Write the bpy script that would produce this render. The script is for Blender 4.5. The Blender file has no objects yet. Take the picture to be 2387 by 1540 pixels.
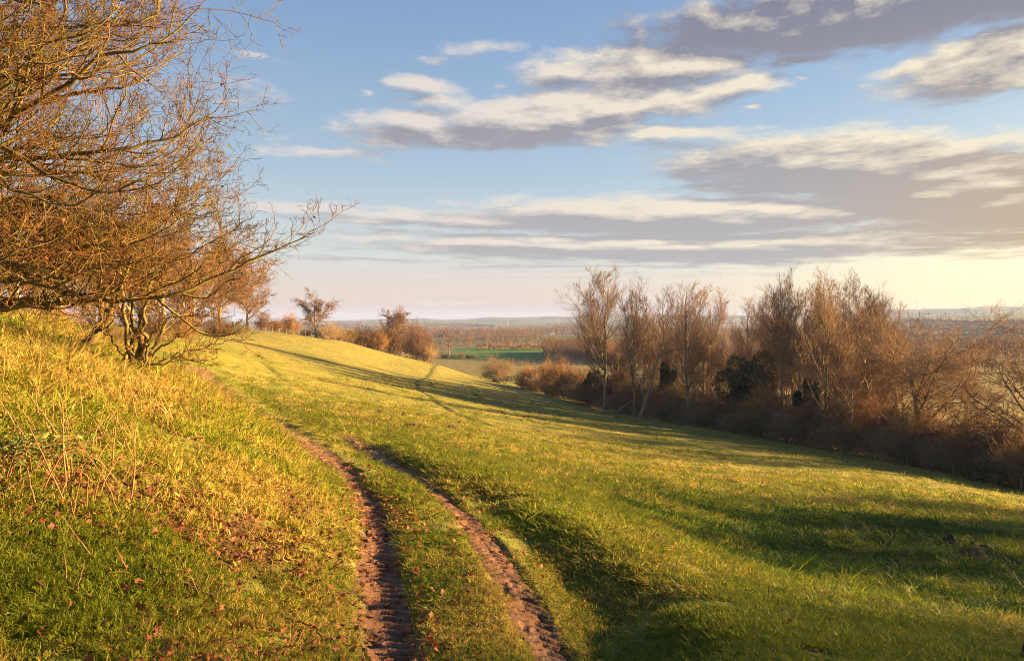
import bpy, math, random
import numpy as np
R=math.radians
D=bpy.data
scene=bpy.context.scene
col=scene.collection
rng=np.random.default_rng(7)
random.seed(7)

# ------------------------------------------------------------------ camera
F=683.0
cam=D.cameras.new('camera'); cam.lens=36*F/1024; cam.sensor_width=36; cam.shift_y=-10/1024
cam.clip_start=.05; cam.clip_end=40000
camo=D.objects.new('camera',cam); col.objects.link(camo)
camo.location=(0,0,0); camo.rotation_euler=(R(90),0,0); scene.camera=camo

# ------------------------------------------------------------------ light
SUN_AZ,SUN_EL=74.0,10.0
HAZE=9e-5
sl=D.lights.new('sun','SUN'); sl.energy=5.0; sl.angle=R(1.2); sl.color=(1,.65,.27)
so=D.objects.new('sun',sl); col.objects.link(so)
sd=np.array([math.sin(R(SUN_AZ))*math.cos(R(SUN_EL)),math.cos(R(SUN_AZ))*math.cos(R(SUN_EL)),math.sin(R(SUN_EL))])
from mathutils import Vector
so.rotation_euler=Vector(-sd).to_track_quat('-Z','Y').to_euler()

vs=scene.view_settings; scene.display_settings.display_device='sRGB'
vs.view_transform='Standard'; vs.look='None'; vs.gamma=1; vs.exposure=2.95; vs.use_curve_mapping=False
cy=scene.cycles; cy.max_bounces=5; cy.diffuse_bounces=2; cy.glossy_bounces=1; cy.transmission_bounces=2; cy.volume_bounces=0; cy.transparent_max_bounces=8
cy.use_denoising=True;cy.denoising_prefilter='NONE';cy.denoising_quality='HIGH';cy.filter_width=1.0; cy.sample_clamp_indirect=4

def pxaz(px): return math.atan((px-1193.5)*.429/F)
def pxel(px,py):
    u=(px-1193.5)*.429/F; return math.atan((745-py)*.429/F/math.hypot(1,u))

class NT:
    def __init__(s,t): s.t=t
    def n(s,ty,**k):
        x=s.t.nodes.new(ty)
        for a,b in k.items(): setattr(x,a,b)
        return x
    def l(s,a,b): s.t.links.new(a,b)
    def set(s,sock,v):
        if hasattr(v,'is_output'): s.l(v,sock)
        else: sock.default_value=v
    def m(s,op,a,b=0.0,c=None,clamp=False):
        x=s.n('ShaderNodeMath',operation=op,use_clamp=clamp); s.set(x.inputs[0],a); s.set(x.inputs[1],b)
        if c is not None: s.set(x.inputs[2],c)
        return x.outputs[0]
    def mr(s,v,a,b,c=0.0,d=1.0,smooth=True):
        x=s.n('ShaderNodeMapRange',interpolation_type='SMOOTHSTEP' if smooth else 'LINEAR')
        s.set(x.inputs[0],v)
        for i,q in enumerate((a,b,c,d)): x.inputs[i+1].default_value=q
        return x.outputs[0]
    def mix(s,f,a,b,blend='MIX'):
        x=s.n('ShaderNodeMix',data_type='RGBA',blend_type=blend); s.set(x.inputs[0],f)
        for i,q in ((6,a),(7,b)):
            if isinstance(q,tuple) and len(q)==3: q=q+(1,)
            s.set(x.inputs[i],q)
        return x.outputs[2]
    def comb(s,a,b,c=0.0):
        x=s.n('ShaderNodeCombineXYZ'); s.set(x.inputs[0],a); s.set(x.inputs[1],b); s.set(x.inputs[2],c); return x.outputs[0]
    def noise(s,vec,scale,detail=5,rough=.55,out='Fac',dist=0.0):
        x=s.n('ShaderNodeTexNoise'); 
        if vec is not None: s.l(vec,x.inputs['Vector'])
        x.inputs['Scale'].default_value=scale; x.inputs['Detail'].default_value=detail; x.inputs['Roughness'].default_value=rough; x.inputs['Distortion'].default_value=dist
        return x.outputs[out]

def srgb(r,g,b):
    f=lambda c:(c/255/12.92 if c<10 else ((c/255+.055)/1.055)**2.4)
    return (f(r),f(g),f(b))
def sky4(r,g,b,k=1.30):            # a display colour as world radiance (exposure 2, strength .1)
    return tuple(c*k for c in srgb(r,g,b))

# ------------------------------------------------------------------ sky
world=D.worlds.new('World'); scene.world=world; world.use_nodes=True
wt=NT(world.node_tree); world.node_tree.nodes.clear()
tc=wt.n('ShaderNodeTexCoord'); sep=wt.n('ShaderNodeSeparateXYZ'); wt.l(tc.outputs['Generated'],sep.inputs[0])
sx,sy,sz=sep.outputs
hyp=wt.m('SQRT',wt.m('ADD',wt.m('MULTIPLY',sx,sx),wt.m('MULTIPLY',sy,sy)))
az=wt.m('ARCTAN2',sx,sy); el=wt.m('ARCTAN2',sz,hyp)
nis=wt.n('ShaderNodeTexSky',sky_type='NISHITA'); nis.sun_disc=False; nis.sun_elevation=R(SUN_EL); nis.sun_rotation=R(SUN_AZ)
nis.air_density=1.0; nis.dust_density=1.2; nis.ozone_density=1.5
# clear-air colours: blue overhead, rose on the far horizon, yellow towards the sun
ramp=wt.n('ShaderNodeValToRGB'); wt.l(wt.m('DIVIDE',el,R(40)),ramp.inputs[0])
cr=ramp.color_ramp; stops=[(0,(214,188,190)),(.06,(222,200,196)),(.14,(206,208,206)),(.30,(166,188,206)),(.55,(134,163,200)),(.8,(108,140,188)),(1,(96,128,180))]
while len(cr.elements)<len(stops): cr.elements.new(.5)
for e,(p,c) in zip(cr.elements,stops): e.position=p; e.color=sky4(*c)+(1,)
dsun=wt.m('SUBTRACT',az,R(58)); warm=wt.m('MULTIPLY',wt.mr(wt.m('ABSOLUTE',dsun),R(54),R(6)),wt.mr(el,R(18),R(-2)))
clear=wt.mix(warm,ramp.outputs[0],sky4(255,236,172,1.40))
dn=wt.n('ShaderNodeVectorMath',operation='SCALE'); wt.l(nis.outputs[0],dn.inputs[0]); dn.inputs[3].default_value=.5
base=wt.mix(.15,clear,dn.outputs[0])

BL=[ # px,py,rx,ry,tilt,weight
(2000,25,560,85,.02,1.25),(2330,140,300,75,-.05,1.0),(2180,165,230,40,0,.8),(1580,150,340,62,-.02,1.0),(1290,175,110,30,0,.8),(1840,150,160,25,0,.75),(1690,205,170,32,0,.85),
(1330,265,380,62,-.05,1.0),(980,300,190,42,0,.95),(1240,305,330,42,0,1.0),(1560,320,200,30,.05,.8),(1950,390,420,85,.08,1.2),(2230,450,380,95,.1,1.3),(2370,365,110,12,0,.7),
(1650,505,560,52,.03,1.2),(1080,515,430,26,.04,.95),(1500,575,720,36,.02,1.15),(2200,560,300,40,.03,.9),(700,487,160,17,0,.8),(850,515,200,12,0,.8),
(1110,108,120,24,.04,.62),(985,126,50,14,0,.52),(1000,200,140,24,.05,.66),(1010,235,130,22,.05,.64),(1160,195,80,12,0,.58),(590,225,150,48,.12,.60),(650,265,120,10,.1,.52),(620,145,105,12,.12,.52),(850,220,40,12,0,.54),(760,345,170,20,0,.72),
(900,603,420,9,.01,.62),(1350,622,620,9,0,.6),(1000,702,150,6,0,.66),(1250,640,900,14,0,.52),(1750,245,60,14,0,.66),(1870,188,30,9,0,.6)]
def dens(az,el):
    vec=wt.comb(wt.m('MULTIPLY',az,5.0),wt.m('DIVIDE',4.3,wt.m('ADD',el,.24)),0.0)
    wv=wt.n('ShaderNodeTexNoise'); wt.l(vec,wv.inputs['Vector']); wv.inputs['Scale'].default_value=1.2; wv.inputs['Detail'].default_value=3
    sp=wt.n('ShaderNodeSeparateColor'); wt.l(wv.outputs['Color'],sp.inputs[0])
    a2=wt.m('ADD',az,wt.m('MULTIPLY',wt.m('SUBTRACT',sp.outputs[0],.5),.10))
    e2=wt.m('ADD',el,wt.m('MULTIPLY',wt.m('MULTIPLY',wt.m('SUBTRACT',sp.outputs[1],.5),.055),wt.m('ADD',.2,wt.m('MULTIPLY',el,2.2))))
    cur=None
    for px,py,rx,ry,t,w in BL:
        ca,ce=pxaz(px),pxel(px,py); k=.429/F; ra=rx*k*math.cos(ca)**2; re=ry*k*math.cos(ca)
        da=wt.m('SUBTRACT',a2,ca); de=wt.m('ADD',wt.m('SUBTRACT',e2,ce),wt.m('MULTIPLY',da,t))
        da=wt.m('DIVIDE',da,ra); de=wt.m('DIVIDE',de,re)
        d=wt.m('SQRT',wt.m('ADD',wt.m('MULTIPLY',da,da),wt.m('MULTIPLY',de,de)))
        b=wt.m('MULTIPLY',wt.m('SUBTRACT',1.25,wt.m('MULTIPLY',d,.75)),w)
        cur=b if cur is None else wt.m('SMOOTH_MAX',cur,b,.15)
    nz=wt.noise(vec,2.6,9,.64)
    nz2=wt.noise(vec,.9,2,.5)
    return wt.m('ADD',wt.m('ADD',wt.m('MAXIMUM',cur,-.6),wt.m('MULTIPLY',wt.m('SUBTRACT',nz,.5),1.25)),wt.m('MULTIPLY',wt.m('SUBTRACT',nz2,.5),.5))
DK=[(1960,-10,720,100,.02,1.35),(2330,100,170,50,-.05,.9),(1930,410,430,84,.08,1.15),(2260,450,380,98,.09,1.35),(1600,525,620,40,.03,1.05),(1080,518,420,20,.04,.95),(1500,582,720,22,.02,1.0),(1080,312,260,22,-.03,.9),(1330,300,200,18,0,.6),(1350,190,120,16,0,.5),(2150,160,120,16,0,.5),(1560,140,200,16,0,.35),(600,225,110,30,.1,.6),(1000,702,160,10,0,1.0),(2200,565,260,20,0,.8),(900,603,420,14,.01,.8),(1350,622,620,14,0,.6)]
def darkness(az,el):
    vec=wt.comb(wt.m('MULTIPLY',az,5.0),wt.m('DIVIDE',3.4,wt.m('ADD',el,.22)),3.7);nz=wt.noise(vec,2.2,6,.6);cur=None
    for px,py,rx,ry,t,w in DK:
        ca,ce=pxaz(px),pxel(px,py);k=.429/F;da=wt.m('SUBTRACT',az,ca);de=wt.m('ADD',wt.m('SUBTRACT',el,ce),wt.m('MULTIPLY',da,t))
        da=wt.m('DIVIDE',da,rx*k*math.cos(ca)**2);de=wt.m('DIVIDE',de,ry*k*math.cos(ca));d=wt.m('SQRT',wt.m('ADD',wt.m('MULTIPLY',da,da),wt.m('MULTIPLY',de,de)))
        b=wt.m('MULTIPLY',wt.m('SUBTRACT',1.35,wt.m('MULTIPLY',d,.8)),w);cur=b if cur is None else wt.m('SMOOTH_MAX',cur,b,.15)
    return wt.mr(wt.m('ADD',cur,wt.m('MULTIPLY',wt.m('SUBTRACT',nz,.5),.85)),.2,1.05)
dk=darkness(az,el)
d0=dens(az,el)
d1=dens(wt.m('ADD',az,.012),wt.m('ADD',el,.016))
alpha=wt.m('MULTIPLY',wt.mr(d0,.34,.84),.95)
thick=wt.mr(d0,.5,1.15)
lit=wt.m('ADD',wt.m('MULTIPLY',wt.m('SUBTRACT',d0,d1),2.1),wt.m('SUBTRACT',.66,wt.m('ADD',wt.m('MULTIPLY',dk,.80),wt.m('MULTIPLY',thick,.14))),clamp=True)
sunny=wt.mix(wt.mr(az,R(-25),R(36)),sky4(226,218,214),sky4(248,234,206,1.33))
shade=wt.mix(wt.mr(el,R(2),R(30)),sky4(182,178,180),sky4(124,124,144))
shade=wt.mix(wt.m('MULTIPLY',wt.mr(az,R(18),R(42)),wt.mr(el,R(22),R(4))),shade,sky4(196,170,138))
cloud=wt.mix(lit,shade,sunny)
fin=wt.mix(alpha,base,cloud)
bg=wt.n('ShaderNodeBackground'); wt.l(fin,bg.inputs[0]); bg.inputs[1].default_value=.1
wo=wt.n('ShaderNodeOutputWorld'); wt.l(bg.outputs[0],wo.inputs[0])
world.cycles.sampling_method='MANUAL'; world.cycles.sample_map_resolution=512

# ------------------------------------------------------------------ numpy helpers
def _h(ix,iy,s):
    n=(ix.astype(np.int64)*374761393+iy.astype(np.int64)*668265263+s*974634541)&0xffffffff
    n=((n^(n>>13))*1274126177)&0xffffffff
    return ((n^(n>>16))&0xffff)/65535.0
def vn(x,y,s=0):
    ix=np.floor(x);iy=np.floor(y);fx=x-ix;fy=y-iy;fx=fx*fx*(3-2*fx);fy=fy*fy*(3-2*fy)
    a=_h(ix,iy,s);b=_h(ix+1,iy,s);c=_h(ix,iy+1,s);d=_h(ix+1,iy+1,s)
    return (a*(1-fx)+b*fx)*(1-fy)+(c*(1-fx)+d*fx)*fy
def fbm(x,y,o=4,s=0):
    t=0;a=.5
    for i in range(o): t=t+a*(vn(x,y,s+i)-.5)*2; x=x*2.03+17.1;y=y*2.03-9.3;a*=.5
    return t
def ss(x,a,b):
    t=np.clip((x-a)/(b-a),0,1); return t*t*(3-2*t)

# ------------------------------------------------------------------ terrain
CP=[(920,1540,5),(880,1300,7.6),(870,1200,9.7),(800,1100,13),(720,1040,16.7),(640,990,21.4),(560,940,28.6),(500,905,37),(470,870,49),
(1310,1540,5.0),(1180,1300,7.5),(1080,1180,10),(950,1090,13.5),
(1500,1400,6.8),(1900,1450,6.2),(2387,1540,5.6),(2387,1500,6.5),(1800,1370,8.0),(1500,1250,10.3),(1300,1160,13.5),(1080,1080,17),(900,1030,20.5),
(1700,1290,13),(2000,1400,9.5),(2387,1440,10),(1500,1215,15),
(2150,1280,17.5),(2387,1330,16),(1850,1230,20),(2387,1220,29),(2100,1170,32),(1700,1170,27),(1400,1110,26),(2387,1180,41),(2387,1142,64),(2100,1110,58),(2100,1083,80),(1925,1045,94),(1700,1005,110),(1500,970,127),(1350,945,147),(1130,888,205),
(1200,1100,28),(1500,1110,40),(1800,1100,52),(1000,1000,43),(1250,1000,65),(1500,1010,84),(1700,1050,72),(700,870,76),(900,900,87),(1100,930,100),(800,950,48),(600,870,62),(1250,920,150),(1030,860,200),(900,850,165),(700,820,130),(500,780,125),
(500,768,150),(620,770,170),(800,792,198),(1010,845,225),
(0,1540,3.8),(400,1300,5.5),(0,1300,4.6),(600,1540,4.5),(600,1300,6.3),(0,1100,5.8),(0,900,7.7),(300,1000,8.3),(250,860,15),(320,860,22),(420,890,17),(540,950,18.5),(700,1060,13.5),(780,1150,10),(600,1100,8.8),(0,800,14),(0,760,28),(200,790,22),(430,800,62),(430,780,100),(200,760,60),(0,750,100),(250,755,140)]
CZ=[(500,230,-8),(250,240,-5),(0,240,-4),(800,260,-16),(1010,290,-21),(1130,265,-22),(1400,200,-22),(1700,160,-21.5),(2387,110,-20),(2000,140,-21.5)]
def U(px): return (px-1193.5)*.429/F
_P=[];_W=[]
for px,py,Y in CP:
    X=U(px)*Y;Z=-(py-745)*.429/F*Y;r=math.hypot(X,Y);_P.append((math.atan2(X,Y),math.log(r)));_W.append(Z/r)
for px,Y,Z in CZ:
    X=U(px)*Y;r=math.hypot(X,Y);_P.append((math.atan2(X,Y),math.log(r)));_W.append(Z/r)
_P=np.array(_P)*np.array([2.2,1.0]);_n=len(_P)
_d=np.linalg.norm(_P[:,None]-_P[None],axis=2);_A=np.zeros((_n+3,_n+3));_A[:_n,:_n]=_d**2*np.log(_d+1e-9)+np.eye(_n)*.004
_A[:_n,_n]=1;_A[:_n,_n+1:]=_P;_A[_n:,:_n]=_A[:_n,_n:].T;_C=np.linalg.solve(_A,np.r_[_W,0,0,0])
def tps(X,Y):
    r=np.hypot(X,Y);th=np.clip(np.arctan2(X,Y),-.72,.72)
    q=np.c_[th*2.2,np.log(np.clip(r,3.5,300))];out=np.empty(len(q))
    for i in range(0,len(q),40000):
        d2=((q[i:i+40000,None]-_P[None])**2).sum(2)
        out[i:i+40000]=(d2*.5*np.log(d2+1e-12))@_C[:_n]+_C[_n]+q[i:i+40000]@_C[_n+1:]
    z=out*r
    return z+(-1.7-z)*ss(r,3.5,0.)
def valley(X,Y):
    r=np.hypot(X,Y);th=np.arctan2(X,Y)
    z=-25.5-3.5*ss(r,400,2500)+fbm(X/160,Y/160,3,5)*1.2*ss(r,250,600)
    n1=fbm(th*9,r/2200,3,11);n2=fbm(th*22,r/900,3,15)
    thp=lambda px:math.atan(U(px))
    # mid hill behind the valley trees
    g=lambda c,w:np.exp(-((th-c)/w)**2)
    z=z+15*g(thp(1420),.10)*ss(r,1350,2300)*(1+.3*n2)
    z=z+9*g(thp(1150),.13)*ss(r,2500,3300)*(1+.6*n1)
    z=z+8*g(thp(880),.16)*ss(r,2700,3700)*(1+.8*n1)
    # far ridge
    far=(-3+1.0*ss(th,thp(700),thp(900))+5.2*ss(th,thp(1080),thp(1160))+3.6*ss(th,thp(1320),thp(1400))+2.5*n1+1.2*n2+.5*fbm(th*160,r/4000,2,3))
    z=z+ss(r,4000,5600)*(29+far/F*5600*.62)
    # right ridge, nearer
    rr=ss(th,thp(1750),thp(2150))*(68+22*ss(th,thp(2150),thp(2400)))+10*n2*ss(th,thp(1800),thp(2200))
    z=z+.58*ss(r,1100,2800)*rr*(.92+.25*n1)*ss(th,thp(1700),thp(2050))
    return z
def pl_dist(X,Y,pts):
    best=np.full(X.shape,1e9)
    for (x0,y0),(x1,y1) in zip(pts[:-1],pts[1:]):
        dx,dy=x1-x0,y1-y0;t=np.clip(((X-x0)*dx+(Y-y0)*dy)/(dx*dx+dy*dy+1e-9),0,1)
        best=np.minimum(best,np.hypot(X-x0-t*dx,Y-y0-t*dy))
    return best
def smooth0(X,Y):
    X=np.atleast_1d(np.asarray(X,float));Y=np.atleast_1d(np.asarray(Y,float))
    r=np.hypot(X,Y);k=ss(r,230,330);z=np.zeros(len(X))
    a=k<1
    z[a]=tps(X[a],Y[a])*(1-k[a])
    b=k>0
    z[b]+=valley(X[b],Y[b])*k[b]
    return z
def ray0(px,py,y0=3.0,y1=400.0):
    """where the sight line through a photo point meets the bare hill"""
    Ys=np.exp(np.linspace(math.log(y0),math.log(y1),1500))
    z=smooth0(U(px)*Ys,Ys);L=-(py-745)*.429/F*Ys
    i=np.argmax(z>=L) if (z>=L).any() else len(Ys)-1
    return U(px)*Ys[i],Ys[i]
def catmull(P,n):
    P=np.array(P,float);Q=np.vstack([2*P[0]-P[1],P,2*P[-1]-P[-2]]);out=[]
    for i in range(len(P)-1):
        t=np.linspace(0,1,n,endpoint=False)[:,None];a,b,c,d=Q[i:i+4]
        out.append(.5*(2*b+(c-a)*t+(2*a-5*b+4*c-d)*t*t+(3*b-a-3*c+d)*t**3))
    return np.vstack(out+[P[-1:]])
RUT_L=[(930,1620,),(915,1540),(895,1420),(882,1300),(868,1200),(802,1098),(735,1042),(672,1000),(600,960),(535,922),(485,882),(462,855)]
RUT_R=[(1350,1620),(1312,1540),(1245,1420),(1180,1310),(1085,1185),(985,1105),(880,1045),(760,995),(640,950)]
rutL=catmull([ray0(*p) for p in RUT_L],14);rutR=catmull([ray0(*p) for p in RUT_R],14)
BROW=[(1640,1560),(1540,1400),(1390,1265),(1210,1155),(1040,1090),(900,1035)]
DIP=[(1530,1560),(1420,1400),(1290,1260),(1130,1145),(970,1080),(830,1025)]
dip=catmull([ray0(*p) for p in DIP],8)
brow=catmull([ray0(*p) for p in BROW],8)
TRAILS=[[(1035,848),(1000,868),(972,885),(975,905),(1005,925),(1040,950),(1090,970),(1150,990)],[(1060,905),(1085,890),(1100,905),(1120,925)],[(610,840),(640,865),(660,885),(680,893)],[(1110,975),(1180,1003),(1260,1025)],
        [(1500,1120),(1580,1130),(1680,1150),(1760,1175)],[(1560,1118),(1640,1130),(1740,1152),(1810,1172)]]
trails=[catmull([ray0(*p) for p in t],6) for t in TRAILS]
MUDC=[ray0(*p) for p in ((1990,1240),(2100,1250),(2200,1265),(2320,1290),(2387,1320),(2040,1300))]
def near_fields(X,Y):
    """masks on the hill: rut, trail, mud, dip"""
    N=len(X);m={k:np.zeros(N) for k in ('rut','trail','mud','dip')}
    r=np.hypot(X,Y);a=(r<60)&(Y>0)
    if a.any():
        x,y=X[a],Y[a];w=.19+.006*np.hypot(x,y)+.40*ss(np.hypot(x,y),12,24)+.07*fbm(x*1.3,y*1.3,2,40)
        m['rut'][a]=np.maximum(np.exp(-(pl_dist(x,y,rutL)/w)**4),np.exp(-(pl_dist(x,y,rutR)/(w*.9))**4)*ss(np.hypot(x,y),30,18))
        q=1+np.hypot(x,y)/25;m['dip'][a]=np.exp(-(pl_dist(x,y,dip)/(.55*q))**2)-.62*np.exp(-(pl_dist(x,y,brow)/(.6*q))**2)
        d=np.min([np.hypot((x-cx)/1.9,(y-cy)/1.3) for cx,cy in MUDC],axis=0)
        m['mud'][a]=ss(1.3-d+1.1*fbm(x*.8,y*.8,4,44),.2,.6)
    a=(r<260)&(r>15)&(Y>0)
    if a.any():
        x,y=X[a],Y[a];rr=r[a];tt=np.zeros(a.sum())
        for i,t in enumerate(trails):
            w=.20+.0022*rr
            tt=np.maximum(tt,np.exp(-(pl_dist(x+.5*fbm(x/2,y/2,2,50),y+.5*fbm(x/2,y/2,2,51),t)/w)**2)*(1 if i in(0,4,5) else .6))
        m['trail'][a]=tt
    return m
def relief(X,Y,m=None):
    r=np.hypot(X,Y)
    z=.10*fbm(X/3.2,Y/3.2,3,20)*ss(r,3,14)+.035*fbm(X*1.6,Y*1.6,2,24)*ss(r,60,25)+.22*fbm(X/9,Y/9,3,27)*ss(r,25,70)*ss(r,400,200)
    z+=.17*np.maximum(0,fbm(X/1.2,Y/1.5,3,29))*(.45*ss(r,6,10)+.55*ss(r,14,26))*ss(r,220,90)
    if m is None: m=near_fields(X,Y)
    return z*(1-.7*m['rut'])-.11*m['rut']*(1+.5*ss(r,13,32))-.13*m['trail']-.27*m['dip']+m['mud']*(.12*fbm(X*2.2,Y*2.2,3,60)-.03)
def H(X,Y):
    X=np.atleast_1d(np.asarray(X,float));Y=np.atleast_1d(np.asarray(Y,float))
    return smooth0(X,Y)+relief(X,Y)
def h1(x,y): return float(H([x],[y])[0])
def at(px,py):
    x,y=ray0(px,py); return x,y,h1(x,y)
def atY(px,Y):
    x=U(px)*Y; return x,Y,h1(x,Y)

# ------------------------------------------------------------------ mesh helpers
def mesh(name,V,Fc,mat=None,smooth=True,attrs=None):
    """V (n,3); Fc list of (m,k) index arrays"""
    me=D.meshes.new(name);V=np.asarray(V,np.float32)
    Fc=[np.asarray(f,np.int32) for f in (Fc if isinstance(Fc,list) else [Fc]) if len(f)]
    me.vertices.add(len(V));me.vertices.foreach_set('co',V.ravel())
    nl=sum(f.size for f in Fc);nf=sum(len(f) for f in Fc)
    me.loops.add(nl);me.loops.foreach_set('vertex_index',np.concatenate([f.ravel() for f in Fc]))
    me.polygons.add(nf)
    st=[];o=0
    for f in Fc: st.append(o+np.arange(len(f))*f.shape[1]);o+=f.size
    me.polygons.foreach_set('loop_start',np.concatenate(st).astype(np.int32))
    me.polygons.foreach_set('use_smooth',np.full(nf,smooth))
    me.update(calc_edges=True)
    for k,v in (attrs or {}).items():
        v=np.asarray(v,np.float32)
        if v.ndim==1: me.attributes.new(k,'FLOAT','POINT').data.foreach_set('value',v)
        else:
            a=me.attributes.new(k,'FLOAT_COLOR','POINT');a.data.foreach_set('color',np.c_[v,np.ones(len(v))].astype(np.float32).ravel())
    if mat: me.materials.append(mat)
    return me
def obj(name,me,parent=None):
    o=D.objects.new(name,me);col.objects.link(o)
    if parent is not None:o.parent=parent
    return o
def empty(name,loc,rz=0,sc=1):
    o=D.objects.new(name,None);col.objects.link(o);o.location=loc;o.rotation_euler=(0,0,rz)
    o.scale=(sc,)*3 if not hasattr(sc,'__len__') else sc;o.empty_display_size=.3;return o
def tag(o,label=None,cat=None,group=None,kind=None):
    for k,v in (('label',label),('category',cat),('group',group),('kind',kind)):
        if v:o[k]=v
    return o
def norm(a): return a/np.maximum(np.linalg.norm(a,axis=-1,keepdims=True),1e-9)
def tubes(P,Rr,sides=3):
    """P (M,N,3), Rr (M,N) -> verts, quads"""
    M,N,_=P.shape
    T=np.empty_like(P);T[:,1:-1]=P[:,2:]-P[:,:-2];T[:,0]=P[:,1]-P[:,0];T[:,-1]=P[:,-1]-P[:,-2];T=norm(T)
    t0=norm(P[:,-1]-P[:,0]);ref=np.where((np.abs(t0[:,2])<.8)[:,None],np.array([0,0,1.]),np.array([1.,0,0]))[:,None]
    A=norm(np.cross(T,np.broadcast_to(ref,T.shape)));B=np.cross(T,A)
    an=np.arange(sides)*2*np.pi/sides
    V=P[:,:,None]+Rr[:,:,None,None]*(A[:,:,None]*np.cos(an)[None,None,:,None]+B[:,:,None]*np.sin(an)[None,None,:,None])
    idx=np.arange(M*N*sides).reshape(M,N,sides);nx=np.roll(idx,-1,axis=2)
    Q=np.stack([idx[:,:-1],nx[:,:-1],nx[:,1:],idx[:,1:]],-1).reshape(-1,4)
    return V.reshape(-1,3),Q
def merge(parts):
    V=[];Q=[];o=0
    for v,q in parts: V.append(v);Q.append(q+o);o+=len(v)
    return np.vstack(V),Q
def sample(P,t):
    N=P.shape[1];f=np.clip(t,0,.9999)*(N-1);i=f.astype(int);w=(f-i)
    return i,w
def grow(P,Rr,n,t0,t1,ang,lr,rr,npts=5,asd=10,lsd=.25,wob=.12,up=.0,shape=None,rmin=.001,tip=.35,flat=0,g=rng):
    M=len(P);par=np.repeat(np.arange(M),n);K=len(par)
    t=t0+(t1-t0)*((np.tile(np.arange(n),M)+g.random(K))/n)
    i,w=sample(P,t);p=P[par,i]*(1-w)[:,None]+P[par,i+1]*w[:,None]
    T=norm(P[par,i+1]-P[par,i]);rad=Rr[par,i]*(1-w)+Rr[par,i+1]*w
    L=np.linalg.norm(np.diff(P,axis=1),axis=2).sum(1)[par]
    q=g.normal(size=(K,3));
    if flat:q[:,2]*=(1-flat)
    N_=norm(q-(q*T).sum(1,keepdims=True)*T)
    a=np.radians(ang+asd*g.normal(size=K))[:,None]
    d=norm(T*np.cos(a)+N_*np.sin(a))
    ln=L*lr*np.exp(lsd*g.normal(size=K))*(shape(t) if shape else (1.1-.5*t))
    seg=(ln/(npts-1))[:,None];out=np.empty((K,npts,3));out[:,0]=p
    for k in range(1,npts):
        d=norm(d+wob*g.normal(size=(K,3))+np.array([0,0,up]));out[:,k]=out[:,k-1]+d*seg
    r0=np.maximum(rad*rr,rmin);R2=r0[:,None]*np.linspace(1,tip,npts)[None];R2=np.maximum(R2,rmin*.6)
    return out,R2
def limb(pts,r0,r1,n=16,power=1.0,wob=0,g=rng):
    P=catmull(pts,8);s=np.r_[0,np.cumsum(np.linalg.norm(np.diff(P,axis=0),axis=1))];s/=s[-1]
    t=np.linspace(0,1,n);Q=np.c_[[np.interp(t,s,P[:,k]) for k in range(3)]].T
    if wob:Q[1:]+=g.normal(size=(n-1,3))*wob
    return Q[None],(r0+(r1-r0)*t**power)[None]

# ------------------------------------------------------------------ materials
def material(name):
    m=D.materials.new(name);m.use_nodes=True;m.node_tree.nodes.clear();t=NT(m.node_tree)
    out=t.n('ShaderNodeOutputMaterial');return m,t,out
def bark(name,c0,c1,scale=3.0,moss=None,mossamt=.5,rough=.9,bump=.0):
    m,t,out=material(name);tc=t.n('ShaderNodeTexCoord');v=tc.outputs['Object']
    c=t.mix(t.mr(t.noise(v,scale,4,.6),.35,.65),c0+(1,),c1+(1,))
    if moss:c=t.mix(t.m('MULTIPLY',t.mr(t.noise(v,scale*.8+1,3,.6),.42,.62),mossamt),c,moss+(1,))
    b=t.n('ShaderNodeBsdfPrincipled');t.l(c,b.inputs['Base Color']);b.inputs['Roughness'].default_value=rough;b.inputs['Specular IOR Level'].default_value=.2
    if bump:
        bn=t.n('ShaderNodeBump');bn.inputs['Strength'].default_value=bump;bn.inputs['Distance'].default_value=.02;t.l(t.noise(v,40,4),bn.inputs['Height']);t.l(bn.outputs[0],b.inputs['Normal'])
    t.l(b.outputs[0],out.inputs[0]);return m
def leafmat(name,c0,c1,scale=6,trans=.35,spec=.2):
    m,t,out=material(name);tc=t.n('ShaderNodeTexCoord')
    c=t.mix(t.mr(t.noise(tc.outputs['Object'],scale,2),.35,.65),c0+(1,),c1+(1,))
    b=t.n('ShaderNodeBsdfPrincipled');t.l(c,b.inputs['Base Color']);b.inputs['Roughness'].default_value=.6;b.inputs['Specular IOR Level'].default_value=spec
    tr=t.n('ShaderNodeBsdfTranslucent');t.l(c,tr.inputs[0]);mx=t.n('ShaderNodeMixShader');mx.inputs[0].default_value=trans
    t.l(b.outputs[0],mx.inputs[1]);t.l(tr.outputs[0],mx.inputs[2]);t.l(mx.outputs[0],out.inputs[0]);return m
M_limb=bark('mossy_bark',(.075,.045,.022),(.16,.10,.045),9,(.16,.15,.02),.75)
M_twig=bark('orange_twig',(.055,.034,.020),(.18,.070,.022),1.6,(.14,.12,.018),.55)
M_trunk=bark('grey_bark',(.17,.12,.075),(.30,.21,.13),1.5,(.16,.15,.04),.5)
M_crown=bark('brown_twigs',(.155,.093,.052),(.245,.147,.080),.6)
M_crown_red=bark('russet_twigs',(.105,.057,.033),(.175,.095,.055),.8)
M_shrub=bark('thicket_twigs',(.24,.13,.045),(.36,.20,.07),.9)
M_shrub_tan=bark('tan_thicket_twigs',(.24,.16,.09),(.36,.25,.14),.9)
M_shrub_green=bark('mossy_thicket_twigs',(.12,.09,.034),(.20,.14,.05),.9)
M_dark=leafmat('dark_evergreen',(.018,.032,.012),(.05,.075,.022),2,.2)
M_wood=bark('weathered_timber',(.17,.11,.07),(.30,.2,.13),4)
M_stalk=bark('dry_stalk',(.22,.10,.038),(.38,.20,.08),8)
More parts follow.
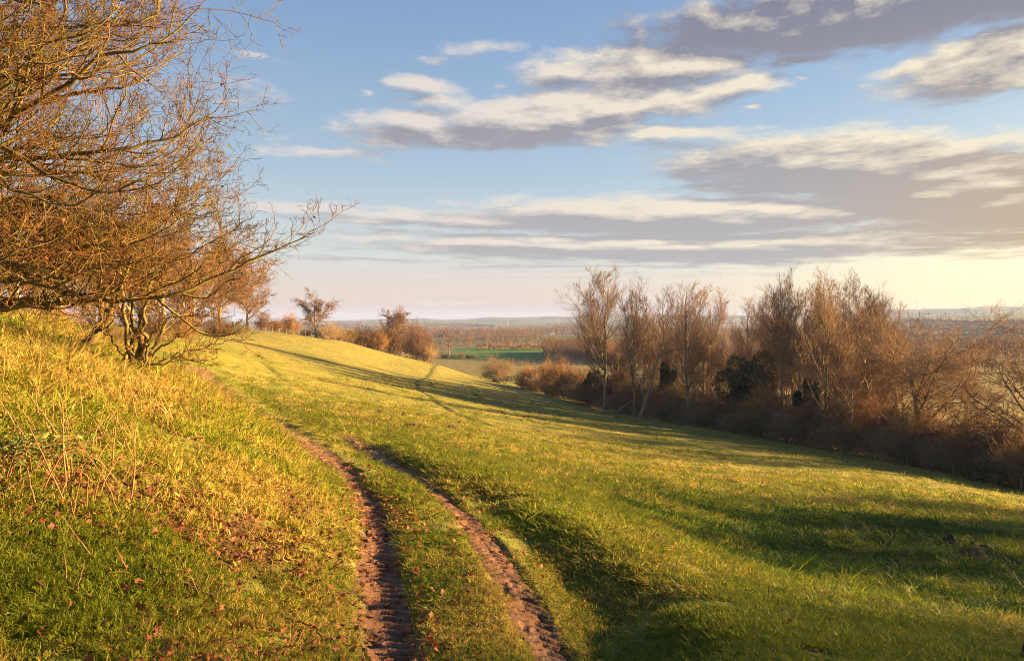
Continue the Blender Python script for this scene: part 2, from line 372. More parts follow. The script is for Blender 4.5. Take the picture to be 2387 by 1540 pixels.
M_stick=bark('dark_stick',(.05,.03,.02),(.11,.065,.04),8)
M_deadleaf=leafmat('dead_leaf',(.10,.03,.015),(.27,.11,.045),14,.25,.2)
M_bramble=leafmat('bramble_leaf',(.12,.16,.03),(.27,.27,.06),10,.45,.3)
M_soil=bark('dark_soil',(.05,.03,.02),(.10,.06,.04),6,bump=.4)
M_molehill=bark('molehill_soil',(.07,.035,.018),(.12,.06,.03),9,bump=.4)

# ground: vertex colour holds the soil and sward colour of every field
mg,t,out=material('turf');tc=t.n('ShaderNodeTexCoord');v=tc.outputs['Object']
at_=t.n('ShaderNodeAttribute',attribute_name='Col');c=at_.outputs['Color']
n1=t.noise(v,.8,6,.7);n2=t.noise(v,5.0,5,.7);n3=t.noise(v,28,4,.7)
na=t.n('ShaderNodeAttribute',attribute_name='near');mask=na.outputs['Fac']
f=t.m('ADD',t.m('ADD',t.m('MULTIPLY',n1,.5),t.m('MULTIPLY',n2,.8)),t.m('MULTIPLY',n3,.7))
f=t.m('ADD',1.0,t.m('MULTIPLY',t.m('SUBTRACT',f,1.0),t.m('MULTIPLY',mask,3.0)))
vm=t.n('ShaderNodeVectorMath',operation='SCALE');t.l(c,vm.inputs[0]);t.l(t.m('MAXIMUM',f,.25),vm.inputs[3])
straw=t.mix(t.m('MULTIPLY',t.m('MULTIPLY',t.mr(t.noise(v,2.3,6,.75),.5,.72),mask),.55),vm.outputs[0],(.22,.16,.06,1))
b=t.n('ShaderNodeBsdfPrincipled');t.l(straw,b.inputs['Base Color']);b.inputs['Roughness'].default_value=.95;b.inputs['Specular IOR Level'].default_value=.1
bn=t.n('ShaderNodeBump');bn.inputs['Strength'].default_value=1.0;bn.inputs['Distance'].default_value=.34
t.l(t.m('ADD',t.m('MULTIPLY',n1,.6),t.m('ADD',t.m('MULTIPLY',n2,.35),t.m('MULTIPLY',n3,.12))),bn.inputs['Height']);t.l(bn.outputs[0],b.inputs['Normal']);t.l(b.outputs[0],out.inputs[0])
M_turf=mg

# ------------------------------------------------------------------ ground sheet (fine where the eye is)
th=np.r_[np.linspace(-math.pi,-.80,40,endpoint=False),np.linspace(-.80,.80,1150),np.linspace(.80,math.pi,41)[1:]]
rad=np.r_[np.geomspace(.35,3,14,endpoint=False),np.geomspace(3,260,720,endpoint=False),np.geomspace(260,7000,330)]
TH,RA=np.meshgrid(th,rad);GX=(np.sin(TH)*RA).ravel();GY=(np.cos(TH)*RA).ravel();gr=RA.ravel()
gm=near_fields(GX,GY);GZ=smooth0(GX,GY)+relief(GX,GY,gm)
def ground_colour(X,Y,r,m):
    lush=np.array([.090,.120,.014]);olive=np.array([.155,.145,.020]);strawc=np.array([.24,.18,.04])
    k=np.clip(.5+.9*fbm(X/7,Y/7,4,70),0,1)[:,None];c=lush*(1-k)+olive*k
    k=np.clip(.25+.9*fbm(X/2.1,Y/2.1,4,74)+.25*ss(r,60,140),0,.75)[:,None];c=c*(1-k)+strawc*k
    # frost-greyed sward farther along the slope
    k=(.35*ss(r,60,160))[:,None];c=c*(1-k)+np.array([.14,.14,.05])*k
    o9=np.argsort(rutL[:,1]);ru=ss(fbm(X/1.3,Y/1.3,4,260),.08,.28)*ss(np.interp(Y,rutL[o9,1],rutL[o9,0])-.6-X,0,.5)*ss(r,5,6.5)*ss(r,20,12)*(Y>0);k=(.8*ru)[:,None];c=c*(1-k)+np.array([.085,.038,.017])*k
    k=(.75*np.exp(-(np.min([np.hypot(X-a,Y-b) for a,b in MUDC],axis=0)/8)**2))[:,None];c=c*(1-k)+np.array([.085,.15,.02])*k
    for key,cc,a in (('rut',(.16,.09,.055),.95),('trail',(.035,.05,.012),.85),('mud',(.03,.022,.014),.85)):
        k=(m[key]*a)[:,None];c=c*(1-k)+np.array(cc)*k
    # valley fields
    far=ss(r,235,262)[:,None]
    wx=X+30*fbm(X/300,Y/300,2,80);wy=Y+30*fbm(X/300,Y/300,2,82)
    a=.35;S=np.where(r<1500,210.,420.);qx=(wx*math.cos(a)+wy*math.sin(a))/S;qy=(-wx*math.sin(a)+wy*math.cos(a))/(S*.62)
    qx=qx+.4*_h(np.floor(qy),np.floor(qy),9);h=_h(np.floor(qx),np.floor(qy),91);h2=_h(np.floor(qx),np.floor(qy),97)
    pal=np.array([[.045,.085,.018],[.10,.10,.035],[.15,.12,.05],[.13,.085,.05],[.06,.095,.02],[.17,.15,.07],[.09,.07,.04],[.07,.10,.03]])
    fc=pal[(h*7.99).astype(int)]*(.85+.3*h2)[:,None]
    tan=np.array([.17,.145,.05]);k=(ss(r,470,430))[:,None];fc=fc*(1-k)+tan*k
    gf=((pl_dist(X,Y,[(-30,505),(65,505)])<75)&(r>430)&(r<640)).astype(float)[:,None]
    u=X/np.maximum(Y,1);vv=-GZ/np.maximum(Y,1)
    green=(u>-.085)&(u<.062)&(Y>440)&(Y<625);fc[green]=np.array([.05,.13,.02])
    wood=ss(fbm(X/400,Y/260,3,85),.05,.2)[:,None]*ss(r,900,1300)[:,None]*.7
    fc=fc*(1-wood)+np.array([.06,.04,.028])*wood
    return c*(1-far)+fc*far
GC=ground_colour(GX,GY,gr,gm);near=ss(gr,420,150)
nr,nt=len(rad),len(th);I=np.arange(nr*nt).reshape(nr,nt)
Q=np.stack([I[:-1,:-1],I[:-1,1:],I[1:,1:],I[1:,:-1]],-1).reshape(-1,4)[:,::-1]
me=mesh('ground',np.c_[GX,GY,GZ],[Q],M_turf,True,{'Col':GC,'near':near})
tag(obj('ground',me),'grassy hillside falling to a wide valley of fields','ground',kind='structure')

# ------------------------------------------------------------------ dirt track: two wheel ruts
M_dirt,t,out=material('rut_mud');tc=t.n('ShaderNodeTexCoord');v=tc.outputs['Object']
c=t.mix(t.mr(t.noise(v,5,6,.65),.35,.65),(.065,.028,.013,1),(.18,.082,.038,1))
c=t.mix(t.mr(t.noise(v,26,4,.7),.55,.7),c,(.08,.05,.03,1))
b=t.n('ShaderNodeBsdfPrincipled');t.l(c,b.inputs['Base Color']);t.l(t.mr(t.noise(v,3,3),.4,.6,.45,.9),b.inputs['Roughness']);b.inputs['Specular IOR Level'].default_value=.35
bn=t.n('ShaderNodeBump');bn.inputs['Strength'].default_value=.7;bn.inputs['Distance'].default_value=.03;t.l(t.noise(v,22,6,.7),bn.inputs['Height']);t.l(bn.outputs[0],b.inputs['Normal']);t.l(b.outputs[0],out.inputs[0])
def rut_strip(path,half,rmax):
    s=np.r_[0,np.cumsum(np.hypot(*np.diff(path,axis=0).T))]
    ss_=[];x=0
    while x<s[-1]:
        px_,py_=np.interp(x,s,path[:,0]),np.interp(x,s,path[:,1]);rr=math.hypot(px_,py_)
        if rr>rmax:break
        ss_.append(x);x+=max(.022,rr*.0032)
    ss_=np.array(ss_);C=np.c_[np.interp(ss_,s,path[:,0]),np.interp(ss_,s,path[:,1])]
    Tn=norm(np.gradient(C,axis=0));Nn=np.c_[-Tn[:,1],Tn[:,0]]
    k=np.linspace(-1,1,31);wid=half*(1+.35*fbm(ss_*1.7,ss_*0+half*40,4,200))*(1+.012*np.hypot(C[:,0],C[:,1]))
    X=C[:,0:1]+Nn[:,0:1]*k*wid[:,None];Y=C[:,1:2]+Nn[:,1:2]*k*wid[:,None]
    z=H(X.ravel(),Y.ravel()).reshape(X.shape)
    S=np.broadcast_to(ss_[:,None],X.shape);K=np.broadcast_to(k,X.shape)
    tread=.030*np.maximum(0,np.sin(2*math.pi*(S/.15+.9*np.abs(K))))*np.exp(-(K/.62)**4)*ss(fbm(S*.9,K*0,2,210),-.6,-.1)
    rough=.013*fbm(X*14,Y*14,4,220)
    z=z+.03-.10*np.abs(K)**4-.14*ss(fbm(X*3.0,Y*3.0,4,230),.08,.4)*ss(np.abs(K),.1,.7)+tread+rough
    n,m_=X.shape;I=np.arange(n*m_).reshape(n,m_);Q=np.stack([I[:-1,:-1],I[:-1,1:],I[1:,1:],I[1:,:-1]],-1).reshape(-1,4)
    return np.c_[X.ravel(),Y.ravel(),z.ravel()],Q
V,Q=merge([rut_strip(rutL,.31,40),rut_strip(rutR,.25,24)])
tag(obj('dirt_track',mesh('dirt_track',V,Q,M_dirt)),'two muddy wheel ruts with tyre tread curving along the hillside','track',kind='structure')

# ------------------------------------------------------------------ bare trees
def treemesh(name,parts,mat): 
    V,Q=merge([tubes(P,Rr,s) for P,Rr,s in parts]);return mesh(name,V,Q,mat)
def straight(h,r,n=14,wob=.02,lean=(0,0),g=rng,tip=.12):
    z=np.linspace(0,1,n);P=np.zeros((n,3));P[:,2]=z*h;P[:,:2]=np.cumsum(g.normal(size=(n,2))*h*wob/3,axis=0)*z[:,None];P[:,0]+=lean[0]*z**1.3*h;P[:,1]+=lean[1]*z**1.3*h
    rr=r*((1-z)**.8*(1-tip)+tip);rr[0]*=1.5;return P[None],rr[None]
def poplar(seed,h=20,spread=.30,twk=1.0):
    g=np.random.default_rng(seed);T=straight(h,h*.012,16,.02,g=g)
    k=2+int(g.integers(0,2))
    forks=grow(*T,k,.25,.6,20,.62,.75,12,5,.12,.05,.16,lambda t:1.25-t,g=g,tip=.2)
    TT=(np.concatenate([np.pad(T[0],((0,0),(0,0),(0,0))),np.stack([np.c_[[np.interp(np.linspace(0,1,16),np.linspace(0,1,12),p[:,j]) for j in range(3)]].T for p in forks[0]])]),
        np.concatenate([T[1],np.stack([np.interp(np.linspace(0,1,16),np.linspace(0,1,12),r_) for r_ in forks[1]])]))
    L1=grow(*TT,19,.20,.98,48,spread*1.18,.55,9,10,.25,.035,.12,lambda t:1.25-.85*t,.02,g=g)
    L2=grow(*L1,9,.15,.98,38,.44,.55,6,12,.3,.06,.10,rmin=.013,g=g)
    L3=grow(*L2,6,.15,1,34,.48,.6,4,12,.3,.06,.14,rmin=.0085,g=g)
    L4=grow(*L3,4,.12,1,30,.6,.7,3,12,.3,.06,.16,rmin=.0065,g=g)
    return (treemesh('poplar_trunk',[(TT[0],TT[1],7),(L1[0],L1[1],4)],M_trunk),treemesh('poplar_crown',[(L2[0],L2[1],3),(L3[0],L3[1],3),(L4[0],L4[1],3)],M_crown))
def roundtree(seed,h=10,mat=M_crown,fine=1.0,bole=.18,up=.05):
    g=np.random.default_rng(seed);T=straight(h*.8,h*.022,10,.04,g=g)
    L1=grow(*T,15,bole,.95,52,.62,.55,9,14,.2,.08,up,lambda t:1.15-.55*t,g=g)
    L2=grow(*L1,10,.15,.98,45,.44,.55,6,14,.25,.11,up,rmin=.014*fine,g=g)
    L3=grow(*L2,9,.12,1,42,.5,.6,4,14,.3,.14,up,rmin=.011*fine,g=g)
    L4=grow(*L3,5,.12,1,42,.58,.7,3,14,.3,.15,up,rmin=.009*fine,g=g)
    return (treemesh('tree_trunk',[(T[0],T[1],7),(L1[0],L1[1],5)],M_trunk),treemesh('tree_crown',[(L2[0],L2[1],3),(L3[0],L3[1],3),(L4[0],L4[1],3)],mat))
def bushmesh(seed,h=4,w=5,mat=M_shrub,stems=26,n2=9,n3=8,n4=4,r=.03,dense=.45):
    """a twiggy dome: stems fan out of one stool"""
    g=np.random.default_rng(seed);K=stems;a=g.random(K)*2*math.pi;q=np.sqrt(g.random(K))
    ends=np.c_[np.cos(a)*q*w*.45,np.sin(a)*q*w*.45,h*(.93-.5*q**2.2)*(.85+.25*g.random(K))]
    st=np.c_[np.cos(a)*q*w*.10,np.sin(a)*q*w*.10,-.25+0*q];N=8;tt=np.linspace(0,1,N)[None,:,None]
    mid=st*.4+ends*.6;mid[:,2]*=.75;P=st[:,None]*(1-tt)**2+2*mid[:,None]*tt*(1-tt)+ends[:,None]*tt**2;P[:,1:]+=g.normal(size=(K,N-1,3))*.03*h*.5
    Rr=np.ones((K,1))*r*np.linspace(1,.3,N)[None]
    L2=grow(P,Rr,n2,.12,1,42,dense,.55,5,14,.3,.15,.10,rmin=.012,g=g)
    L3=grow(*L2,n3,.15,1,45,.5,.6,4,15,.3,.18,.08,rmin=.010,g=g)
    parts=[(L2[0],L2[1],3),(L3[0],L3[1],3)]
    if n4:
        L4=grow(*L3,n4,.2,1,45,.55,.7,3,15,.3,.18,.05,rmin=.008,g=g);parts.append((L4[0],L4[1],3))
    return (treemesh('bush_stems',[(P,Rr,5)],M_trunk),treemesh('bush_twigs',parts,mat))
def leafball(name,mat,seed,h,w,n=9000,size=.16,cone=.5,lobes=13):
    g=np.random.default_rng(seed)
    C=np.c_[g.normal(size=(lobes,2))*w*.24,np.linspace(.10,.86,lobes)*h];S=w*.40*(1-cone*np.linspace(0,1,lobes))*(.55+.7*g.random(lobes))
    k=g.integers(0,lobes,n);d=norm(g.normal(size=(n,3)));rr=S[k]*(.72+.32*g.random(n)**.5)*(1+.35*fbm(d[:,0]*3+k*7,d[:,2]*3+d[:,1]*2,3,5))
    p=C[k]+d*rr[:,None]*np.array([1,1,h/w*.34/ .6]);p[:,2]=np.maximum(p[:,2],.02)
    a=norm(g.normal(size=(n,3))+d*.8);b_=norm(np.cross(a,g.normal(size=(n,3))));s=size*(.6+.8*g.random(n))[:,None]
    V=np.stack([p-b_*s*.35,p+a*s,p+b_*s*.35,p-a*s*.6],1).reshape(-1,3);Q=np.arange(n*4).reshape(n,4)
    return mesh(name,V,Q,mat,False)
PROTO={}
def plant(kind,key,build,name,label,cat,loc,rz,sc,group,parts):
    """first use of a prototype builds its meshes; every use is an Empty with its own part objects"""
    if key not in PROTO: PROTO[key]=build()
    e=empty(name,loc,rz,sc);tag(e,label,cat,group)
    for nm,me in zip(parts,PROTO[key]): obj(nm,me,e)
    return e
def top_h(py,Y,z0): return (745-py)*.429/F*Y-z0

# ---- the copse of poplars at the foot of the field
POP=[(1410,642,136,'tallest bare poplar standing apart at the left end of the copse'),(1478,676,128,'slim bare poplar just right of the lone left poplar'),(1543,676,142,'pale bare poplar behind the leaning dead trunk'),
(1605,652,119,'straight bare poplar in the middle of the copse with a wide feathery crown'),(1648,700,152,'short bare poplar filling in behind the middle poplar'),
(1742,712,134,'bare poplar behind the twin ivy clump'),(1790,668,140,'thin bare poplar left of the big crown'),(1822,640,113,'bare poplar just right of the ivy clump with a bright trunk'),(1868,628,116,'highest bare poplar of the dense right cluster'),
(1905,648,136,'bare poplar hidden behind the highest crown of the cluster'),(1926,640,97,'nearest poplar of the cluster with trunk down to the field edge'),(1965,640,122,'bare poplar in the heart of the dense right cluster'),(2005,652,128,'slender bare poplar right of the cluster heart'),
(2044,660,118,'bare poplar second from the right end of the cluster'),(2078,690,113,'bare poplar at the right end of the tall cluster'),(1515,720,160,'faint small poplar far back behind the slim one'),(2105,745,140,'lower bare poplar stepping down at the right of the cluster')]
parts2=('trunk','crown')
for i,(px,top,Y,lab) in enumerate(POP):
    x,y,z=atY(px,Y);h=top_h(top,Y,z)*(.93 if px>1780 else 1);v=i%6
    plant('poplar',('pop',v),lambda v=v:poplar(100+v,20,.27),'poplar_tree',lab,'tree',(x,y,z-.2),i*1.7,(h/21.4*(1.05 if i!=0 else 1.2),h/21.4*1.05,h/21.4),'bare poplars in the copse',parts2)
# round-headed trees at the right of the copse
for px,top,Y,wf,lab,rz in ((2150,782,86,1.25,'round-headed spreading bare tree at the right end of the copse',.5),(2420,800,74,1.3,'bare spreading tree leaning in at the right edge of the photo',2.2),(2040,790,100,1.0,'small bush-like bare tree under the right poplars',1.4),(1985,850,92,.9,'low bare tree in front of the cluster trunks',3.0)):
    x,y,z=atY(px,Y);h=top_h(top,Y,z)
    plant('r',('copseround',int(px)%2),lambda:roundtree(int(px),10,M_crown),'bare_tree',lab,'tree',(x,y,z-.2),rz,(h/9.2*wf,h/9.2*wf,h/9.2),'round trees by the copse',parts2)
for i,(px,top,Y,lab) in enumerate(((1440,800,150,'low bare understorey tree behind the lone poplar'),(1500,790,146,'low bare understorey tree behind the slim poplar'),(1575,800,140,'low bare understorey tree left of the straight poplar'),(1640,780,135,'low bare understorey tree right of the straight poplar'),(1690,800,128,'low bare understorey tree left of the ivy clump'),(1800,790,126,'low bare understorey tree behind the ivy clump'),(1850,780,124,'low bare understorey tree left of the nearest poplar'),(1950,770,112,'low bare understorey tree behind the nearest poplar'),(2010,760,116,'low bare understorey tree in the middle of the cluster'),(2090,780,104,'low bare understorey tree beside the round-headed one'),(2240,860,92,'small bare tree right of the round-headed one'))):
    x,y,z=atY(px,Y);h=top_h(top,Y,z)
    plant('r',('copseround',i%2),lambda i=i:roundtree(650+i,10,M_crown),'bare_tree',lab,'tree',(x,y,z-.2),i*1.1,(h/9.2*.8,h/9.2*.8,h/9.2),'understorey trees of the copse',parts2)
# dead leaning trunk
x,y,z=atY(1490,116)
P,Rr=limb([(0,0,-.2),(1.6,0,5),(3.2,0,10.5),(4.2,.5,13.2)],.33,.2,14);P2,R2=limb([(3.2,0,10.5),(5.0,.3,11.6),(8.5,.5,12.4),(10.2,.6,12.2)],.17,.05,12,wob=.06);P3,R3=limb([(1.0,0,3.4),(.2,0,6.4),(.5,.2,7.6)],.2,.08,8)
e=tag(empty('leaning_tree',(x,y,z)),'dark dead trunk leaning right among the poplars with one level branch','tree')
obj('trunk',treemesh('leaning_trunk',[(P,Rr,7),(P3,R3,6)],M_trunk),e)
L=grow(np.concatenate([P2]),np.concatenate([R2]),9,.2,1,55,.3,.5,6,15,.3,.15,.1,g=rng);L2=grow(*L,6,.2,1,45,.5,.6,4,rmin=.012);L3=grow(P[:,6:],Rr[:,6:],12,.5,1,60,.4,.2,6,wob=.14,up=.1,rmin=.02);L4=grow(*L3,8,.2,1,45,.5,.6,4,rmin=.012)
obj('branches',treemesh('leaning_branches',[(P2,R2,6),(L[0],L[1],4),(L2[0],L2[1],3),(L3[0],L3[1],4),(L4[0],L4[1],3)],M_crown),e)

# ---- ivy-dark evergreens
for i,(px,top,bot,w,Y,cone,lab) in enumerate(((1385,862,912,36,152,.15,'small dark evergreen left of the lone poplar trunk'),(1443,826,900,40,156,.45,'dark pointed evergreen right of the lone poplar trunk'),(1560,850,925,32,138,.25,'dark ivy-clad evergreen in the middle gap of the copse'),
        (1746,834,930,66,119,.12,'big dark twin-lobed ivy clump among the poplars'),(1886,876,1030,44,103,.5,'tall dark evergreen beside the nearest poplar'))):
    x,y,_=atY(px,Y);k=.429/F*Y;z=(745-bot)*k;g0=h1(x,y);z=g0;h=(745-top)*k-g0
    e=tag(empty('evergreen_tree',(x,y,g0)),lab,'evergreen','dark evergreens in the copse')
    st=straight(max(.6,h*.5+z-g0),.12,8);obj('trunk',treemesh('evergreen_trunk',[(st[0],st[1],6)],M_trunk),e)
    f=obj('foliage',leafball('evergreen_foliage',M_dark,300+i,h*1.02,w*k,int(6000+h*1800),.20,cone),e);f.location=(0,0,z-g0-.1)

# ---- thicket shrubs along the hedge
EDGE=[(1125,884),(1190,898),(1250,913),(1350,943),(1430,962),(1500,972),(1600,990),(1700,1007),(1810,1026),(1925,1047),(2010,1064),(2100,1083),(2200,1101),(2300,1122),(2387,1143),(2480,1163)]
TOP=[(1125,862),(1165,850),(1200,852),(1260,858),(1320,862),(1380,880),(1440,900),(1500,905),(1560,915),(1640,930),(1720,930),(1800,930),(1900,940),(2000,950),(2080,975),(2150,985),(2250,985),(2330,1010),(2400,1030),(2480,1030)]
ex,ey=np.array(EDGE).T;tx,ty=np.array(TOP).T
BUSH=[('bushA',lambda:bushmesh(21,4,5,M_shrub,30,8,7,4,.035)),('bushB',lambda:bushmesh(22,4,5,M_shrub_tan,24,9,8,3,.04,.55)),('bushC',lambda:bushmesh(23,4,5,M_crown_red,30,8,7,4,.03)),('bushD',lambda:bushmesh(24,4,6,M_shrub_green,34,8,8,3,.03,.4))]
SH=0
words=['behind','in front of','beside','below','between']
def shrub(px,py_base,top,wpx,lab,group,push=0,key=None,name='shrub'):
    global SH
    x,y=ray0(px,py_base);s=1+push/math.hypot(x,y);x*=s;y*=s;z=h1(x,y);k=.429/F*y;h=(745-top)*k-z;w=wpx*k
    kk=BUSH[SH%4] if key is None else BUSH[key];SH+=1;kk=BUSH[(SH*7+SH//3)%4] if key is None else kk
    return plant('shrub',kk[0],kk[1],name,lab,'shrub',(x,y,z-.1),SH*2.39,(w/5.0,w/5.0,max(h,.8)/4.1),group,('stems','twigs'))
px=1225.0;i=0
while px<2470:
    by=np.interp(px,ex,ey);tp=np.interp(px,tx,ty);w=np.interp(px,[1200,1500,2000,2450],[60,78,100,135])
    for row in range(3):
        tt=tp+(by-tp)*(.30,.02,-.18)[row]+random.uniform(-8,8)
        qx=px+row*w*.33
        shrub(qx,np.interp(qx,ex,ey)-3,tt,w*random.uniform(1.05,1.4),'brown leafless thicket shrub in the scrub belt below the poplars','scrub belt shrubs along the field edge',push=(1.2,4.5,9)[row]*(1.0 if px<2000 else .8))
    px+=w*.62
for a in ((1160,886,833,74,'rounded bare bush at the far left end of the hedge line'),(1232,905,852,70,'second bare bush from the far left end of the hedge'),(1272,912,848,62,'thin upright bare bush with visible stems in the hedge')):
    shrub(*a,'loose bushes at the far end of the hedge',push=1.5)
def gorse(px,py,wpx,hpx,lab,seed,n=2600):
    x,y,z=at(px,py);k=.429/F*y
    e=tag(empty('evergreen_bush',(x,y,z-.05)),lab,'bush','dark evergreen bushes along the hedge')
    st=straight(hpx*k*.5,.06,6);obj('stem',treemesh('gorse_stem',[(st[0],st[1],5)],M_trunk),e)
    obj('foliage',leafball('bush_foliage',M_dark,seed,hpx*k,wpx*k,n,.14,.35),e)
gorse(1136,885,30,24,'dark evergreen bush at the very tip of the hedge',401);gorse(1180,895,46,22,'dark low bush under the rounded bare bush',402);gorse(1152,889,16,9,'tiny dark bush on the grass by the hedge tip',406,900)
gorse(2340,1128,150,62,'large dark evergreen bush at the right end of the hedge',403,5200);gorse(2230,1100,120,40,'dark evergreen bush low in the right hedge',404,4200);gorse(1250,910,60,18,'dark creeping bush under the second bare bush',405)
# fallen log by the hedge
x,y,z=at(1412,962);P,Rr=limb([(-2.2,0,.2),(0,0,.45),(2.4,.6,.75),(4.6,1.2,2.2),(6.4,1.6,2.4)],.24,.08,12,wob=.05);L=grow(P,Rr,7,.3,1,50,.3,.45,5,rmin=.02)
e=tag(empty('fallen_log',(x,y,z)),'reddish fallen log lying at the field edge by the thicket','log');obj('trunk',treemesh('fallen_trunk',[(P,Rr,7)],M_trunk),e);obj('branches',treemesh('fallen_branches',[(L[0],L[1],4)],M_trunk),e)

# ---- trees and bushes on the ridge
RT=[(576,643,170,0,1.0,'bare tree with a full round crown standing at the left end of the ridge fence',0),(512,585,150,1,1.05,'bare tree leaning over the ridge, left of the round-crowned one',0),(452,600,120,0,.9,'bare tree on the ridge half hidden by the near branches',0),
(736,700,186,2,1.05,'shapely bare tree standing alone on the ridge beside dark bushes',0),(912,735,214,0,.95,'bare tree rising out of the ridge hedge near the timber fence',0)]
for i,(px,top,Y,v,wf,lab,_) in enumerate(RT):
    x,y,z=atY(px,Y);h=top_h(top,Y,z)*1.08
    plant('r',('ridge',v),lambda v=v:roundtree(500+v,10,M_crown,2.4,.2,.06),'bare_tree',lab,'tree',(x,y,z-.3),i*2.1,(h/9.2*wf,h/9.2*wf,h/9.2),'bare trees on the ridge',parts2)
RB=[(612,724,767,44,172,2,'pinkish twiggy bush beside the round-crowned ridge tree'),(675,732,785,62,180,0,'dense dark bush on the ridge left of the lone tree'),(712,765,790,40,184,2,'low reddish bush between the dense bush and the lone tree'),(764,752,796,64,186,1,'brown bush at the foot of the lone ridge tree'),
(812,762,800,50,202,3,'first low bush of the ridge hedge right of the lone tree'),(848,760,805,58,206,2,'russet bush in the ridge hedge left of the hedge tree'),(882,768,812,50,208,0,'low brown bush under the hedge tree'),(925,768,822,50,216,2,'brown bush right below the hedge tree'),
(962,748,832,80,222,2,'big russet dome-shaped bush above the timber fence'),(992,770,838,50,226,2,'russet bush at the lower end of the timber fence'),(1000,805,842,34,222,1,'small thorny bush in front of the timber fence'),(640,742,772,46,176,0,'dark bush between the pinkish bush and the dense dark bush'),(792,768,800,44,198,0,'dark low bush closing the gap right of the lone tree'),(830,766,804,50,206,0,'dark bush at the back of the ridge hedge'),(866,764,808,52,212,2,'tall russet bush in the middle of the ridge hedge'),(900,764,814,54,216,0,'dark bush left of the big russet dome')]
for px,top,by,w,Y,kk,lab in RB:
    x,y,z=atY(px,Y);k=.429/F*Y;h=(745-top)*k-z
    plant('shrub',BUSH[kk][0],BUSH[kk][1],'bush',lab,'bush',(x,y,z-.15),px*.7,(w*k/5,w*k/5,h/4.1),'bushes along the ridge',('stems','twigs'))
# ---- off to the right the hedge goes on past the frame; its trees shade the hollow and the near turf
for i,(x,y,topz) in enumerate(((63,27.5,5.0),(60,30.5,5.8),(64,33.5,6.0),(60,36.5,5.2),(63,40,4.4),(60,43,3.4),(60,21.2,10.5))):
    z=h1(x,y);h=topz-z
    plant('poplar',('pop',i%6),None,'poplar_tree','bare hedge tree standing beyond the right edge of the field','tree',(x,y,z-.2),i*1.3,(h/21.4*1.25,h/21.4*1.25,h/21.4),'hedge trees past the right edge',parts2)

# ------------------------------------------------------------------ the big mossy tree reaching in from the left
def W(px,py,Y): return (U(px)*Y,Y,-(py-745)*.429/F*Y)
tx_,ty_=U(-190)*8.6,8.6
LIMBS=[([(-190,800,8.6),(-60,735,8.8),(60,702,9),(200,700,9.2),(380,690,9.4),(480,655,9.6),(600,600,9.8),(735,540,10)],.060,.006),
([(-190,760,8.6),(-80,640,8.4),(0,572,8.2),(120,603,8.2),(260,600,8.3),(420,585,8.5),(550,490,8.6),(612,452,8.8)],.060,.005),
([(-190,640,8.6),(-60,420,8.8),(0,376,8.8),(180,362,9),(330,350,9),(480,322,9.2),(580,275,9.3),(660,212,9.5)],.052,.005),
([(-190,560,8.6),(-60,330,8.2),(0,292,8),(150,228,7.8),(300,132,7.8),(420,112,7.8),(520,62,8),(578,12,8)],.058,.005),
([(-190,520,8.6),(-50,300,9.4),(0,268,9.6),(120,238,9.8),(260,215,10),(380,200,10),(500,132,10.4),(545,90,10.6)],.045,.005),
([(-190,450,8.6),(-100,180,8.4),(0,70,8.3),(200,62,8.3),(420,42,8.5),(480,-30,8.6)],.05,.006),
([(-190,430,8.6),(-100,120,9.4),(0,20,9.6),(150,-40,9.8)],.05,.01),
([(-190,700,8.6),(-80,520,9.4),(0,462,9.6),(160,482,9.8),(330,520,10),(470,502,10.2),(605,395,10.4)],.05,.005),
([(-190,780,8.6),(-80,690,9.2),(0,655,9.6),(200,655,10),(400,640,10.4),(520,562,10.6),(590,500,10.8)],.045,.005),
([(-190,660,8.6),(-80,400,8.2),(20,335,8),(200,420,7.9),(350,442,8),(500,382,8.2),(612,318,8.4)],.045,.005),
([(-190,740,8.6),(-80,570,9),(0,532,9.2),(150,562,9.4),(300,545,9.6),(450,502,9.8),(560,440,10)],.048,.005),
([(-190,500,8.6),(-60,260,8.8),(50,142,9),(200,128,9.2),(330,62,9.3),(400,-30,9.4)],.045,.006),
([(-190,790,8.6),(-60,715,8.3),(60,680,8.1),(180,690,8),(300,640,8),(420,655,8.2),(520,610,8.3)],.04,.005),
([(-190,380,8.6),(-100,40,8.8),(0,-10,8.8),(150,8,8.9),(320,-30,9)],.05,.008),([(-190,400,8.6),(-60,110,9.6),(60,100,9.8),(220,85,10),(380,20,10.2),(470,-20,10.4)],.045,.005),([(-190,470,8.6),(-60,200,8.2),(60,180,8),(220,170,8),(360,150,8.2),(480,95,8.4)],.045,.005),
([(-190,620,8.6),(-60,440,9.8),(80,400,10.2),(240,400,10.6),(400,420,11),(530,360,11.2),(600,270,11.4)],.045,.005)]
P=[];Rr=[]
g=np.random.default_rng(77)
for pts,r0,r1 in LIMBS:
    pts=pts if pts[-1][0]>700 else [(-190+(q[0]+190)*(.86 if q[0]>0 else 1),q[1]-(26 if q[1]>560 else 0),q[2]) for q in pts];p,r_=limb([W(*q) for q in pts],r0,r1,26,.8,.018,g);P.append(p);Rr.append(r_)
n0=len(P)
for rep in range(2):
    for k in range(n0):
        q=P[k].copy();o=g.normal(size=3)*np.array([.18,.9,.30]);f=np.linspace(0,1,26)[None,:,None]
        q=q[:,:1]+(q-q[:,:1])*(.82-.17*rep+.12*g.random())+o*f;q[:,1:]+=g.normal(size=(1,25,3))*.02
        P.append(q);Rr.append(Rr[k]*.62)
P=np.concatenate(P);Rr=np.concatenate(Rr)*1.15
zb=h1(tx_,ty_);tz=np.linspace(zb-.2,W(0,-60,8.6)[2],14);T=np.c_[np.full(14,tx_)+.05*g.normal(size=14),np.full(14,ty_)+.05*g.normal(size=14),tz][None];TR=np.linspace(.26,.12,14)[None]
